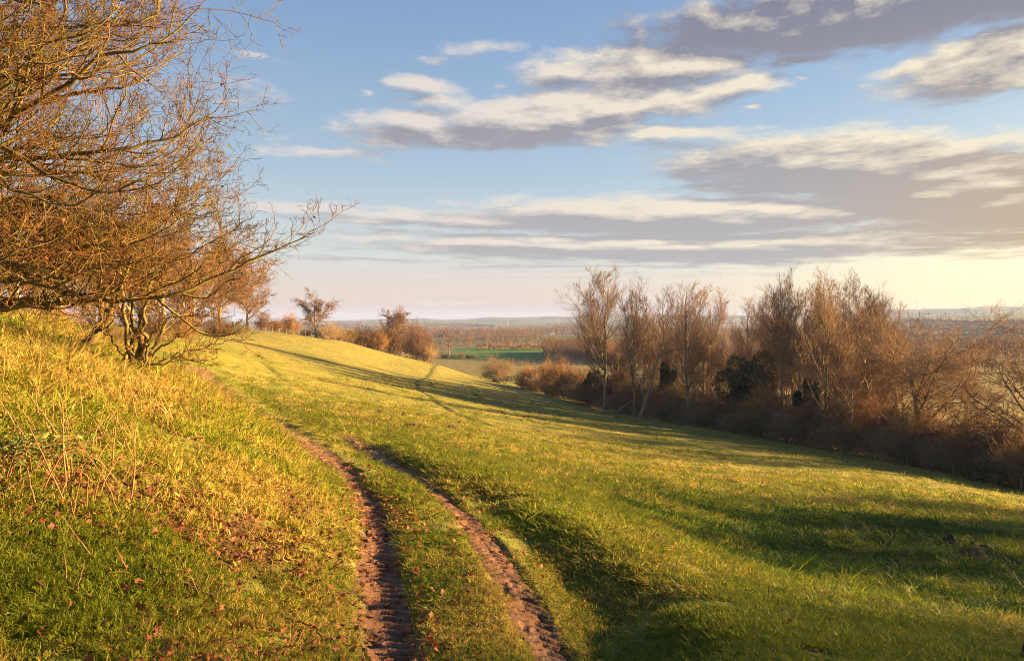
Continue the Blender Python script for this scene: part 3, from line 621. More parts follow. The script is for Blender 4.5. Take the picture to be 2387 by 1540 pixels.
tree=tag(empty('mossy_tree',(0,0,0)),'big bare mossy tree whose lit branches fill the upper left of the photo','tree')
tree.location=(tx_,ty_,zb);tree_off=np.array([tx_,ty_,zb])
def tm(name,parts,mat): return treemesh(name,[(p-tree_off,r_,s) for p,r_,s in parts],mat)
obj('trunk',tm('mossy_trunk',[(T,TR,10)],M_limb),tree)
obj('limbs',tm('mossy_limbs',[(P,Rr,6)],M_limb),tree)
L2=grow(P,Rr,13,.22,.99,42,.26,.62,9,14,.35,.16,.10,lambda t:1.2-.7*t,rmin=.006,g=g)
L3=grow(*L2,7,.12,1,48,.42,.6,7,15,.35,.22,.06,rmin=.0042,g=g)
L4=grow(*L3,5,.12,1,50,.46,.7,5,16,.35,.28,.08,rmin=.0034,g=g)
L5=grow(L4[0][::2],L4[1][::2],2,.4,1,50,.5,.8,3,16,.3,.2,.05,rmin=.003,g=g)
obj('branches',tm('mossy_branches',[(L2[0],L2[1],4)],M_limb),tree)
obj('twigs',tm('mossy_twigs',[(L3[0],L3[1],3),(L4[0],L4[1],3),(L5[0],L5[1],3)],M_twig),tree)
def leafcards(p,size,g,droop=0,lobed=True):
    n=len(p);a=norm(g.normal(size=(n,3))*np.array([1,1,.45])+np.array([0,0,-droop]));b_=norm(np.cross(a,g.normal(size=(n,3))*np.array([.5,.5,1])));c_=np.cross(a,b_)
    s=(size*(.6+.8*g.random(n)))[:,None]
    if lobed: # five-lobed outline, cupped
        ang=[0,.45,.95,1.5,2.3,math.pi,-2.3,-1.5,-.95,-.45];rad_=[1,.55,.85,.42,.6,.35,.6,.42,.85,.55]
    else: ang=[0,.7,2.0,math.pi,-2.0,-.7];rad_=[1,.55,.5,.8,.5,.55]
    m_=len(ang);V=[]
    for A_,r_ in zip(ang,rad_): V.append(p+(a*math.cos(A_)*r_+b_*math.sin(A_)*r_*.9)*s+c_*s*(.35*(r_*abs(math.sin(A_)))**1.3-.05))
    V=np.stack([p]+V,1);k=np.arange(m_);base=np.arange(n)[:,None,None]*(m_+1)
    tri=np.stack([0*k,1+k,1+(k+1)%m_],-1)[None]+base
    return V.reshape(-1,3),tri.reshape(-1,3)
pk=L4[0][g.choice(len(L4[0]),420),-1]-tree_off-np.array([0,0,.02])
V,Fc=leafcards(pk,.035,g,.8,False);obj('dead_leaves',mesh('mossy_leaves',V,[Fc],M_deadleaf,False),tree)

# ------------------------------------------------------------------ the many-stemmed tree on the bank and its neighbours
x,y=ray0(318,862);z=h1(x,y);k=.429/F*y
def rel(px,py,dy=0): return ((px-318)*k,dy,(862-py)*k)
st=[([rel(318,868),rel(322,800,.1),rel(318,720,.3),rel(300,600,.8),rel(290,500,1.0)],.15,.02),([rel(322,868),rel(335,810),rel(350,740,-.3),rel(385,640,-.6),rel(410,560,-1)],.12,.02),([rel(312,868),rel(308,800),rel(290,740,.4),rel(250,640,.8),rel(225,560,1.2)],.11,.02),
([rel(326,868),rel(345,800,.4),rel(372,720,.8),rel(420,640,1.2),rel(470,590,1.5)],.10,.02),([rel(315,866),rel(312,780,-.3),rel(330,690,-.8),rel(340,590,-1.3),rel(350,520,-1.5)],.11,.02),([rel(320,868),rel(300,790,.6),rel(275,720,1.2),rel(262,640,1.9),rel(255,570,2.2)],.08,.02),
([rel(330,855),rel(370,815),rel(420,790,-.4),rel(470,765,-.7),rel(520,752,-.9)],.06,.01),([rel(330,860),rel(380,832,.3),rel(430,815,.5),rel(480,800,.7),rel(528,790,.9)],.05,.01),([rel(332,850),rel(370,800,-.5),rel(410,765,-1),rel(455,735,-1.4),rel(500,712,-1.6)],.06,.01),
([rel(325,860),rel(350,780,.5),rel(390,725,.9),rel(440,690,1.3),rel(490,660,1.6)],.06,.01),([rel(310,862),rel(285,800,-.3),rel(262,760,-.6),rel(235,720,-.8)],.05,.01),([rel(330,866),rel(365,846,-.3),rel(410,842,-.6),rel(455,828,-.8),rel(500,838,-.9)],.045,.01)]
g=np.random.default_rng(31);P=[];Rr=[]
for pts,r0,r1 in st:
    p,r_=limb(pts,r0,r1,20,.7,.03,g);P.append(p);Rr.append(r_)
P=np.concatenate(P);Rr=np.concatenate(Rr)*.68
L2=grow(P,Rr,10,.46,.99,38,.32,.55,8,13,.3,.13,.10,lambda t:1.2-.6*t,rmin=.010,g=g);L3=grow(*L2,7,.12,1,45,.45,.6,6,15,.3,.18,.07,rmin=.007,g=g);L4=grow(*L3,5,.12,1,45,.5,.7,4,15,.3,.2,.06,rmin=.0055,g=g)
e=tag(empty('bare_tree',(x,y,z)),'many-stemmed bare tree on the bank with low branches sweeping out over the track','tree')
obj('trunk',treemesh('stems',[(P,Rr,7)],M_limb),e);obj('branches',treemesh('stem_branches',[(L2[0],L2[1],4)],M_limb),e);obj('crown',treemesh('stem_twigs',[(L3[0],L3[1],3),(L4[0],L4[1],3)],M_twig),e)
def stemtree(px,py,pts,r0,lab,seed,Lk=.5):
    x,y=ray0(px,py);z=h1(x,y);k=.429/F*y;g=np.random.default_rng(seed)
    p,r_=limb([((a-px)*k,d,(py-b)*k) for a,b,d in pts],r0,.02,20,.8,.03,g)
    L1=grow(p,r_,12,.35,.98,50,Lk,.55,8,12,.25,.12,.08,rmin=.015,g=g);L2=grow(*L1,9,.15,1,45,.45,.55,6,14,.3,.16,.06,rmin=.009,g=g);L3=grow(*L2,7,.12,1,45,.5,.6,5,14,.3,.18,.06,rmin=.007,g=g)
    e=tag(empty('bare_tree',(x,y,z)),lab,'tree');obj('trunk',treemesh('stemtree_trunk',[(p,r_,8)],M_limb),e);obj('crown',treemesh('stemtree_crown',[(L1[0],L1[1],5),(L2[0],L2[1],3),(L3[0],L3[1],3)],M_twig),e)
stemtree(188,818,[(185,822,0),(212,790,0),(232,765,.1),(246,715,.3),(262,640,.6),(290,540,1)],.16,'leaning bare tree with a crooked sunlit trunk left of the many-stemmed tree',41)
stemtree(287,855,[(287,858,0),(296,825,0),(305,780,.2),(318,720,.5)],.06,'thin leaning stem just left of the many-stemmed tree',42,.4)
M_orange=bark('orange_twigs_near',(.12,.056,.024),(.20,.09,.036),.8)
for i,(px,base,top,Y,wf,lab) in enumerate(((40,760,430,30,1.2,'bare tree behind the mossy branches at the left edge'),(140,762,470,36,1.1,'bare tree in the wood edge behind the crooked trunk'),(-60,750,400,26,1.2,'bare tree of the wood edge just outside the left border'),(235,760,500,46,1.1,'bare tree behind the wood edge above the crooked trunk'),(380,770,560,62,1.1,'bare tree behind the right side of the many-stemmed tree'),(440,770,575,84,1.0,'bare tree seen through the outer twigs right of the many-stemmed tree'),(300,770,520,70,1.2,'bare tree deep behind the many-stemmed tree'))):
    x,y,z=atY(px,Y);h=top_h(top,Y,z)
    plant('r',('left',i%3),lambda i=i:roundtree(800+i,10,M_orange,1.0,.15,.05),'bare_tree',lab,'tree',(x,y,z-.2),i*1.9,(h/9.2*wf,h/9.2*wf,h/9.2),'bare trees of the wood on the left',parts2)
for i,(px,by,top,w,Y,lab) in enumerate(((30,765,690,130,27,'russet bush at the left edge below the mossy branches'),(110,768,700,110,31,'russet thicket bush left of the crooked trunk'),(175,775,715,90,34,'dense russet bush just behind the crooked trunk'),(265,790,730,90,40,'brown bush behind the thin leaning stem'),(360,790,722,90,58,'brown bush behind the many-stemmed tree'),(430,785,725,80,80,'reddish bush right behind the outer twigs on the slope'),(505,775,735,70,120,'low reddish bush at the left end of the ridge fence'),(550,775,748,60,140,'low russet bush under the round-crowned ridge tree'),(-50,760,660,140,24,'russet bush just beyond the left border'))):
    x,y,z=atY(px,Y);k=.429/F*Y;h=(745-top)*k-z
    plant('shrub',BUSH[(2,0,2,3)[i%4]][0],BUSH[(2,0,2,3)[i%4]][1],'bush',lab,'bush',(x,y,z-.1),px*.9,(w*k/5,w*k/5,max(h,.8)/4.1),'russet bushes of the wood edge on the left',('stems','twigs'))

# ------------------------------------------------------------------ fences
def fence(name,pts,lab,post_h,post_r,rails,step,rail_r,mat=M_wood):
    C=catmull(pts,10);s=np.r_[0,np.cumsum(np.hypot(*np.diff(C,axis=0).T))];n=int(s[-1]/step)+1;q=np.linspace(0,s[-1],n)
    X=np.interp(q,s,C[:,0]);Y=np.interp(q,s,C[:,1]);Z=H(X,Y);e=tag(empty(name,(X[0],Y[0],Z[0])),lab,'fence')
    g=np.random.default_rng(5)
    for i in range(min(n,95)):
        P=np.array([[[0,0,-.2],[g.normal()*.03,g.normal()*.03,post_h*(.92+.16*g.random())]]]);v,qd=tubes(P,np.full((1,2),post_r),5)
        cap=np.array([[5,6,7,8]]);o=obj('post',mesh('post',v,[qd,cap],mat,False),e);o.location=(X[i]-X[0],Y[i]-Y[0],Z[i]-Z[0])
    for hz in rails:
        P=np.c_[X-X[0],Y-Y[0],Z-Z[0]+hz+g.normal(size=n)*.03][None];obj('rail' if rail_r>.02 else 'wire',treemesh('rail',[(P,np.full((1,n),rail_r),4)],mat),e)
pxy=lambda px,Y:(U(px)*Y,Y)
fence('wire_fence',[pxy(505,146),pxy(590,160),pxy(680,174),pxy(770,190),pxy(850,204),pxy(935,214)],'thin post and wire fence along the ridge below the bushes',1.25,.06,(.5,1.05),2.6,.012)
fence('timber_fence',[pxy(938,213),pxy(965,217),pxy(985,216),pxy(1012,208)],'timber post and rail fence running down below the russet dome bush',1.35,.09,(.45,.85,1.25),2.4,.06)
fence('wire_fence',[ray0(px,np.interp(px,ex,ey)+4) for px in (1420,1600,1800,2000,2200,2380)],'thin dark post and wire fence in front of the scrub belt',1.15,.05,(.6,1.05),3.2,.010)
def vat(px,py,y0=235):  # far valley point under a photo position
    Ys=np.exp(np.linspace(math.log(y0),math.log(9000),3000));z=smooth0(U(px)*Ys,Ys);L=-(py-745)*.429/F*Ys;i=int(np.argmax(z>=L)) if (z>=L).any() else 2999
    return U(px)*Ys[i],Ys[i],z[i]
fence('field_fence',[vat(px,py)[:2] for px,py in ((1112,833),(1180,837),(1260,842),(1325,847))],'low dark fence between the tan field and the green field',1.3,.10,(.9,),3.5,.05)

# ------------------------------------------------------------------ the valley
M_vcrown=bark('valley_twigs',(.13,.07,.04),(.20,.115,.065),.3)
def vtree(seed,h=12,thick=1.0,wide=1.0):
    g=np.random.default_rng(seed);T=straight(h*.75,h*.025,8,.04,g=g)
    L1=grow(*T,12,.2,.95,52,.6*wide,.55,7,14,.2,.1,.06,lambda t:1.1-.45*t,g=g);L2=grow(*L1,8,.2,.98,45,.42,.6,5,14,.25,.14,.05,rmin=.05*thick,g=g);L3=grow(*L2,7,.15,1,42,.5,.7,4,14,.3,.17,.05,rmin=.035*thick,g=g)
    return (treemesh('valley_trunk',[(T[0],T[1],6),(L1[0],L1[1],4)],M_trunk),treemesh('valley_crown',[(L2[0],L2[1],3),(L3[0],L3[1],3)],M_vcrown))
VT=[(1047,764,826,1.15,'largest bare oak at the near edge of the valley left of the green field'),(1088,783,815,.8,'left tree of the pair at the corner of the green field'),(1097,772,813,.75,'right taller tree of the pair at the corner of the green field'),(1112,795,810,1.2,'small bush-like tree beside the pair by the green field'),
(1133,774,796,1.1,'round bare tree beyond the hedge left of the green field'),(1161,775,803,1.1,'bare tree standing behind the dark hedge of the green field'),(1211,783,802,1.2,'broad bare tree behind the middle of the dark hedge'),(1275,780,806,1.2,'wide oak at the right end of the dark hedge'),(1307,793,807,1.3,'low spreading tree right of the wide oak'),(1352,790,812,1.2,'bare tree behind the plantation'),
(1072,782,800,1.0,'small bare tree behind the largest oak'),(1185,780,796,1.0,'faint bare tree in the middle distance'),(1240,778,796,1.0,'pale bare tree beyond the wide oak'),(1330,782,800,1.0,'faint bare tree beyond the low spreading one'),(1022,792,822,.9,'bare tree just right of the russet ridge bushes'),(1035,800,828,1.0,'low bare tree left under the largest oak')]
for i,(px,top,by,wf,lab) in enumerate(VT):
    x,y,z=vat(px,by);h=(by-top)*.429/F*y
    plant('v',('v',i%4),lambda i=i:vtree(900+i,12,1.0),'bare_tree',lab,'tree',(x,y,z-.2),i*2.2,(h/11.3*wf,h/11.3*wf,h/11.3),'bare trees out in the valley',parts2)
for i,(px,top,by,w) in enumerate(((1015,822,834,26),(1035,822,832,26),(1058,822,832,24),(1076,822,833,22),(1092,823,834,18),(1106,824,834,16))):
    x,y,z=vat(px,by);k=.429/F*y;h=(by-top)*k
    plant('shrub',BUSH[(0,2,3)[i%3]][0],None,'bush','low brown bush in the row at the near corner of the green field','bush',(x,y,z-.2),i*1.3,(w*k/5,w*k/5,h/3.6),'low bushes at the corner of the green field',('stems','twigs'))
def hedgerow(p0,p1,h,w,lab,seed,mat=M_shrub,size=None):
    (x0,y0),(x1,y1)=p0,p1;g=np.random.default_rng(seed);L=math.hypot(x1-x0,y1-y0);dens_=7*max(1,h*w/4);s=size or (.5+.0005*math.hypot(x0,y0))
    n=int(min(14000,max(500,L*h*w*1.2/(s*s))));t=g.random(n);hh=h*(.6+.9*vn(t*L/7,t*0+seed,3));zz=g.random(n)**.8
    off=(g.random(n)-.5)*w*(1.1-.5*zz);X=x0+(x1-x0)*t-(y1-y0)/L*off;Y=y0+(y1-y0)*t+(x1-x0)/L*off;Z=H(X,Y)+zz*hh
    p=np.c_[X,Y,Z]-np.array([x0,y0,0]);z0=h1(x0,y0);p[:,2]-=z0
    a=norm(g.normal(size=(n,3))*np.array([.7,.7,1.2]));b_=norm(np.cross(a,g.normal(size=(n,3))));q=s*(.6+.8*g.random(n))[:,None]
    V=np.stack([p-b_*q*.22,p+a*q,p+b_*q*.22,p-a*q*.7],1).reshape(-1,3)
    o=obj('hedgerow',mesh('hedgerow',V,np.arange(n*4).reshape(n,4),mat,False));o.location=(x0,y0,z0);tag(o,lab,'hedge','field hedges in the valley')
v2=lambda px,py:vat(px,py)[:2]
hedgerow(v2(1112,811),v2(1268,815),4.5,5,'dark thick hedge along the back of the green field',1)
for i,(a,b,c,d,h,lab) in enumerate(((1128,796,1290,799,3,'hedge line just behind the bare tree row'),(1060,790,1260,787,4,'pale brown hedge line in front of the distant wood'),(1290,807,1500,812,3,'hedge line to the right of the wide oak'),(1120,773,1340,766,5,'hedge climbing the foot of the far green hill'),(1180,767,1330,759,5,'hedge line along the shoulder of the far green hill'),(1290,764,1420,762,5,'hedge crossing the middle of the far green hill'),
    (830,760,1000,762,6,'long hedge line on the far plain above the ridge hedge'),(1010,768,1150,770,5,'hedge line on the plain left of the far hill'),(2110,765,2387,770,6,'upper hedge line on the right-hand slope'),(2120,783,2387,778,5,'middle hedge line on the right-hand slope'),(2110,748,2387,752,7,'highest hedge line on the right-hand slope'),(2160,800,2387,806,5,'lowest hedge line under the right-hand slope'),(780,750,960,752,8,'faintest hedge line under the left horizon'),(1000,757,1120,757,7,'faint hedge line above the far roofs'),(2130,757,2300,758,6,'short hedge line high on the right-hand slope'))):
    hedgerow(v2(a,b),v2(c,d),h,h*1.1,lab,10+i)
# scattered-object sheets (uncountable): real instances of real meshes
def scatter(name,pts,rot,scl,idx,tint,sources,label,mats=None):
    c=D.collections.new(name+'_sources')
    for i,mm in enumerate(sources):
        o=D.objects.new('%s_src_%02d'%(name,i),mm);c.objects.link(o)
    me=D.meshes.new(name);me.vertices.add(len(pts));me.vertices.foreach_set('co',np.asarray(pts,np.float32).ravel())
    for k,v,ty in (('rot',rot,'FLOAT_VECTOR'),('scl',scl,'FLOAT_VECTOR')): me.attributes.new(k,ty,'POINT').data.foreach_set('vector',np.asarray(v,np.float32).ravel())
    me.attributes.new('idx','INT','POINT').data.foreach_set('value',np.asarray(idx,np.int32));me.attributes.new('tint','FLOAT','POINT').data.foreach_set('value',np.asarray(tint,np.float32))
    o=obj(name,me);tag(o,label,None,None,'stuff')
    ng=D.node_groups.new(name+'_nodes','GeometryNodeTree');ng.interface.new_socket('Geometry',in_out='INPUT',socket_type='NodeSocketGeometry');ng.interface.new_socket('Geometry',in_out='OUTPUT',socket_type='NodeSocketGeometry')
    N=ng.nodes;Lk=ng.links;gi=N.new('NodeGroupInput');go=N.new('NodeGroupOutput');ip=N.new('GeometryNodeInstanceOnPoints');ci=N.new('GeometryNodeCollectionInfo');ci.inputs[0].default_value=c;ci.inputs[1].default_value=True;ci.inputs[2].default_value=True
    def na(n,ty):
        x=N.new('GeometryNodeInputNamedAttribute');x.data_type=ty;x.inputs[0].default_value=n;return [s for s in x.outputs if s.enabled][0]
    Lk.new(gi.outputs[0],ip.inputs['Points']);Lk.new(ci.outputs[0],ip.inputs['Instance']);ip.inputs['Pick Instance'].default_value=True
    Lk.new(na('idx','INT'),ip.inputs['Instance Index']);Lk.new(na('rot','FLOAT_VECTOR'),ip.inputs['Rotation']);Lk.new(na('scl','FLOAT_VECTOR'),ip.inputs['Scale']);Lk.new(ip.outputs[0],go.inputs[0])
    mo=o.modifiers.new('scatter','NODES');mo.node_group=ng;return o
def woodmesh(seed):
    g=np.random.default_rng(seed);T=straight(9,.16,5,.03,g=g);L1=grow(*T,16,.15,.98,42,.38,.6,5,12,.2,.1,.12,lambda t:1.15-.7*t,rmin=.05,g=g);L2=grow(*L1,8,.15,1,42,.5,.7,3,14,.3,.16,.1,rmin=.045,g=g)
    return treemesh('wood_tree',[(T[0],T[1],4),(L1[0],L1[1],3),(L2[0],L2[1],3)],M_vcrown)
WS=[woodmesh(950+i) for i in range(4)]
g=np.random.default_rng(61)
def wood(name,pts,h,label):
    n=len(pts);X,Y=pts[:,0],pts[:,1];s=h/9*(.7+.6*g.random(n));scatter(name,np.c_[X,Y,H(X,Y)-.2],np.c_[np.zeros((n,2)),g.random(n)*6.28],np.c_[s*1.2,s*1.2,s],g.integers(0,4,n),g.random(n),WS,label)
n=950;Y=400+150*g.random(n);lo=U(1266)+(Y-430)*.00002;hi=U(1640);X=(lo+(hi-lo)*g.random(n))*Y
keep=Y>400+44*ss(X/Y,U(1420),U(1290));wood('plantation',np.c_[X,Y][keep],9,'brown young plantation right of the green field')
n=2600;Y=880*np.exp(g.random(n)*.62);X=(U(960)+(U(2500)-U(960))*g.random(n))*Y;k=fbm(X/120,Y/90,3,130)+.25*ss(X/Y,.25,.6);wood('far_wood',np.c_[X,Y][k>-.03],10,'brown woods massed across the middle of the valley')
n=2600;Y=240*np.exp(g.random(n)*1.15);X=(U(1650)+(U(2500)-U(1650))*g.random(n))*Y;k=fbm(X/70,Y/45,3,140)-.5*((X/Y>U(2230))&(Y<330));wood('near_wood',np.c_[X,Y][k>-.06],9,'brown scrub woods behind the copse on the right')
n=1500;Y=1700*np.exp(g.random(n)*1.1);X=(U(700)+(U(2500)-U(700))*g.random(n))*Y;k=fbm(X/330,Y/160,3,150);wood('distant_wood',np.c_[X,Y][k>.16],11,'faint grey-brown woods on the distant slopes')
# far roofs, a barn, a pond, a mast
M_white=bark('pale_render',(.6,.58,.55),(.75,.72,.68),.5);M_brick=bark('red_brick',(.22,.10,.07),(.3,.15,.1),.5);M_roof=bark('slate_roof',(.09,.07,.065),(.15,.11,.1),.5)
def house(px,py,w,d,h,lab,wall=M_white,name='house'):
    x,y,z=vat(px,py);e=tag(empty(name,(x,y,z),.3),lab,'building')
    V=[(-w/2,-d/2,-1),(w/2,-d/2,-1),(w/2,d/2,-1),(-w/2,d/2,-1),(-w/2,-d/2,h),(w/2,-d/2,h),(w/2,d/2,h),(-w/2,d/2,h),(-w/2,0,h+d*.42),(w/2,0,h+d*.42)]
    obj('wall',mesh('house_wall',V,[np.array([[0,1,5,4],[1,2,6,5],[2,3,7,6],[3,0,4,7]]),np.array([[4,8,7],[5,6,9]])],wall,False),e)
    o=.4;R_=[(-w/2-o,-d/2-o,h-.3),(w/2+o,-d/2-o,h-.3),(w/2+o,0,h+d*.42+.25),(-w/2-o,0,h+d*.42+.25),(w/2+o,d/2+o,h-.3),(-w/2-o,d/2+o,h-.3)]
    obj('roof',mesh('house_roof',R_,[np.array([[0,1,2,3],[3,2,4,5]])],M_roof,False),e)
house(1025,784,17,9,4.5,'long dark barn in the valley right of the russet dome bush',M_roof,'barn')
for a in ((1061,766,12,8,6,'small white house on the plain above the largest oak'),(1145,767,14,8,6,'white house at the foot of the far green hill'),(1278,779,16,9,5,'left white roofed building beyond the wide oak'),(1287,779,12,8,5,'right white roofed building beyond the wide oak')): house(*a)
for i in range(7): house(1092+i*9.5,758.5+.3*(i%3),15,9,6,'tiny brick house in the far row left of the mast',M_brick)
for o in D.objects:
    if o.get('label')=='tiny brick house in the far row left of the mast': o['group']='far row of brick houses'
x,y,z=vat(1184,758);P,Rr=limb([(0,0,-1),(0,0,14),(0,0,32)],.9,.25,6);e=tag(empty('mast',(x,y,z)),'thin pale mast standing above the far row of houses','mast');obj('pole',treemesh('mast_pole',[(P,Rr,5)],M_white),e)
P,Rr=limb([(-2.2,0,22),(0,0,22),(2.2,0,22)],.2,.2,4);obj('crossarm',treemesh('mast_arm',[(P,Rr,4)],M_white),e)
mw,t,out=material('pond_water');b=t.n('ShaderNodeBsdfPrincipled');b.inputs['Base Color'].default_value=(.05,.06,.06,1);b.inputs['Roughness'].default_value=.05;t.l(b.outputs[0],out.inputs[0])
x,y,z=vat(1006,792);a=np.linspace(0,2*math.pi,40,endpoint=False);V=np.c_[np.cos(a)*13*(1+.2*np.sin(3*a)),np.sin(a)*18,0*a+.5];o=obj('pond',mesh('pond',V,[np.arange(40)[None]],mw,False));o.location=(x,y,z);tag(o,'small pale pond beside the russet dome bush','pond',kind='structure')
print('valley ok')
# ------------------------------------------------------------------ grass
M_grass,t,out=material('grass_blades')
br=t.n('ShaderNodeAttribute',attribute_name='br');ti=t.n('ShaderNodeAttribute',attribute_name='tint');ti.attribute_type='INSTANCER'
green=t.mix(t.m('FRACT',t.m('ADD',br.outputs['Fac'],ti.outputs['Fac'])),(.10,.165,.012,1),(.25,.24,.022,1))
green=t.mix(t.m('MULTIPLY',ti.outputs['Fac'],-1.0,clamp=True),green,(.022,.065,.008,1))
c=t.mix(t.mr(t.m('ADD',t.m('MULTIPLY',br.outputs['Fac'],.9),t.m('MULTIPLY',ti.outputs['Fac'],1.0)),1.0,1.35),green,(.50,.33,.09,1))
b=t.n('ShaderNodeBsdfPrincipled');t.l(c,b.inputs['Base Color']);b.inputs['Roughness'].default_value=.6;b.inputs['Specular IOR Level'].default_value=.12
tr=t.n('ShaderNodeBsdfTranslucent');t.l(c,tr.inputs[0]);mx=t.n('ShaderNodeMixShader');mx.inputs[0].default_value=.45;t.l(b.outputs[0],mx.inputs[1]);t.l(tr.outputs[0],mx.inputs[2]);t.l(mx.outputs[0],out.inputs[0])
def tuft(seed,n=26,rad=.055,h=.075,w=.0032,lean=.45):
    g=np.random.default_rng(seed);a=g.random(n)*6.28;q=np.sqrt(g.random(n))*rad;p=np.c_[np.cos(a)*q,np.sin(a)*q,np.full(n,-.012)]
    L=h*(.55+.7*g.random(n));d=norm(np.c_[np.cos(a+g.normal(size=n)*.9),np.sin(a+g.normal(size=n)*.9),np.zeros(n)]);ln=lean*(.3+1.2*g.random(n))
    m_=p+np.c_[d[:,:2]*(L*ln*.35)[:,None],L*.62];tp=p+np.c_[d[:,:2]*(L*ln)[:,None],L*(1-.35*ln)];s=np.c_[-d[:,1],d[:,0],np.zeros(n)]*w*(.7+.6*g.random(n))[:,None]
    V=np.stack([p-s,p+s,m_-s*.75,m_+s*.75,tp],1).reshape(-1,3);o=np.arange(n)[:,None]*5
    return mesh('grass_tuft',V,[o+np.array([[0,1,3,2]]),o+np.array([[2,3,4]])],M_grass,False,{'br':np.repeat(g.random(n),5)})
TU=[tuft(i,24,.06,.068,.0032,(.4,.7,1.0,.5,.9,1.2)[i]) for i in range(6)]+[tuft(20+i,16,.07,.14,.0028,1.25) for i in range(3)]
g=np.random.default_rng(99)
N=118000;r=2.6*np.exp(g.random(N)**1.12*math.log(70/2.6));th_=-.76+1.60*g.random(N);X=np.sin(th_)*r;Y=np.cos(th_)*r
m=near_fields(X,Y)
o_=np.argsort(rutL[:,1]);xr=np.interp(Y,rutL[o_,1],rutL[o_,0]);bank=ss(xr-.1-X,0,.5)*ss(r,70,30)
keep=(g.random(N)>m['rut']*(.72+.45*ss(fbm(X*2.1,Y*2.1,3,240),-.3,.2))*1.2)&(g.random(N)>ss(r,38,72))&(g.random(N)>m['mud']*.93)&(g.random(N)>m['trail']*.7)
keep&=fbm(X/.55,Y/.55,4,160)*1.9+.60+.4*g.random(N)-.10*bank>.25
rust=ss(fbm(X/1.3,Y/1.3,4,260),.10,.30)*ss(xr-.6-X,0,.5)*ss(r,5,6.5)*ss(r,20,12);keep&=g.random(N)>.75*rust
keep&=~((r>13)&(r<50)&(pl_dist(X,Y,rutL[::2])<.20+.035*r)&(g.random(N)<.95))
X,Y,r,bank=X[keep],Y[keep],r[keep],bank[keep];n0_=len(X)
K=16000;r2=11*np.exp(g.random(K)*math.log(130/11));t2=-.6+1.3*g.random(K);x2=np.sin(t2)*r2;y2=np.cos(t2)*r2;k2=(fbm(x2/6,y2/6,3,250)+.5*fbm(x2/1.5,y2/1.5,2,255)>.0)&(x2>np.interp(y2,rutL[o_,1],rutL[o_,0])+2)&(near_fields(x2,y2)['trail']<.3)
X=np.r_[X,x2[k2]];Y=np.r_[Y,y2[k2]];r=np.r_[r,r2[k2]];bank=np.r_[bank,0*x2[k2]];n=len(X);big=np.arange(n)>=n0_
lush=fbm(X/2.6,Y/2.6,4,170);tus=np.maximum(0,fbm(X/.8,Y/.8,3,175))
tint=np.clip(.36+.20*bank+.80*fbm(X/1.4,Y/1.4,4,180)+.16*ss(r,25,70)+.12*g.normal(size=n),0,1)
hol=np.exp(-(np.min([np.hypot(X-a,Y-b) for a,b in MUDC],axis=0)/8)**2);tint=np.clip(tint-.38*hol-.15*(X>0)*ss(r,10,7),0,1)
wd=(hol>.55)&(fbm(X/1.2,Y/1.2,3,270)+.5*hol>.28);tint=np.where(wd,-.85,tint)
sxy=np.clip(r/5.5,.75,5)*(.8+.5*g.random(n));sz=(.50+.16*bank+.9*tus+.15*lush)*(.7+.6*g.random(n))*(1+.25*ss(r,15,60))*(1-.30*ss(X,.5,2.5)*ss(r,45,25))
dn=np.minimum(pl_dist(X,Y,rutL[::2]),pl_dist(X,Y,rutR[::2])+.1*np.maximum(0,r-25));sz*=(1-.45*ss(r,11,18)*ss(r,46,36)*np.exp(-(dn/3.2)**2));sz*=1-.62*np.exp(-(dn/(.5+.03*r))**2);sxy*=1-.35*np.exp(-(dn/(.5+.02*r))**2)
idx=np.where(g.random(n)<.03+.10*bank*ss(tint,.35,.8),6+g.integers(0,3,n),g.integers(0,6,n))
sxy=np.where(big,(2.2+2.6*g.random(n))*(1+r/90)*(.5+.5*ss(r,10,28)),sxy);sz=np.where(big,(.8+1.0*g.random(n))*(1+r/120)*(.45+.55*ss(r,10,28)),sz)
sz0=sz*np.where(big,1,np.clip(r/9,.95,1.6));tint=np.where(big,tint*.75,tint)
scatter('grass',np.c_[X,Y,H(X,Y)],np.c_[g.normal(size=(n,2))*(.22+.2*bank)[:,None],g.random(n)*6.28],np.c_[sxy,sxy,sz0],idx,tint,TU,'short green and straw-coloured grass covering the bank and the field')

# ------------------------------------------------------------------ fallen leaves
N=34000;r=3.2*np.exp(g.random(N)*math.log(34/3.2));th_=-.68+1.15*g.random(N);X=np.sin(th_)*r;Y=np.cos(th_)*r
dl=pl_dist(X,Y,rutL[::3]);dr=pl_dist(X,Y,rutR[::3]);xr=np.interp(Y,rutL[o_,1],rutL[o_,0])
p_=.55*np.exp(-((dl-.1)/.45)**2)*(.30+1.6*ss(r,7,11)*ss(r,22,15))+.22*np.exp(-(dr/.6)**2)*ss(r,6,10)+.35*(X<xr)*(fbm(X/.8,Y/.8,3,190)>.15)+.05*(X<xr)+.012+.8*(X<xr-.6)*ss(fbm(X/1.3,Y/1.3,4,260),.10,.30)*ss(r,5,6.5)*ss(r,20,12)
k=g.random(N)<p_;X,Y=X[k],Y[k]
V,Fc=leafcards(np.c_[X,Y,H(X,Y)+.025+.04*g.random(len(X))],.042,g,.1,True)
tag(obj('fallen_leaves',mesh('fallen_leaves',V,[Fc],M_deadleaf,False)),'dead brown and red leaves lying along the ruts and in the bank grass',kind='stuff')

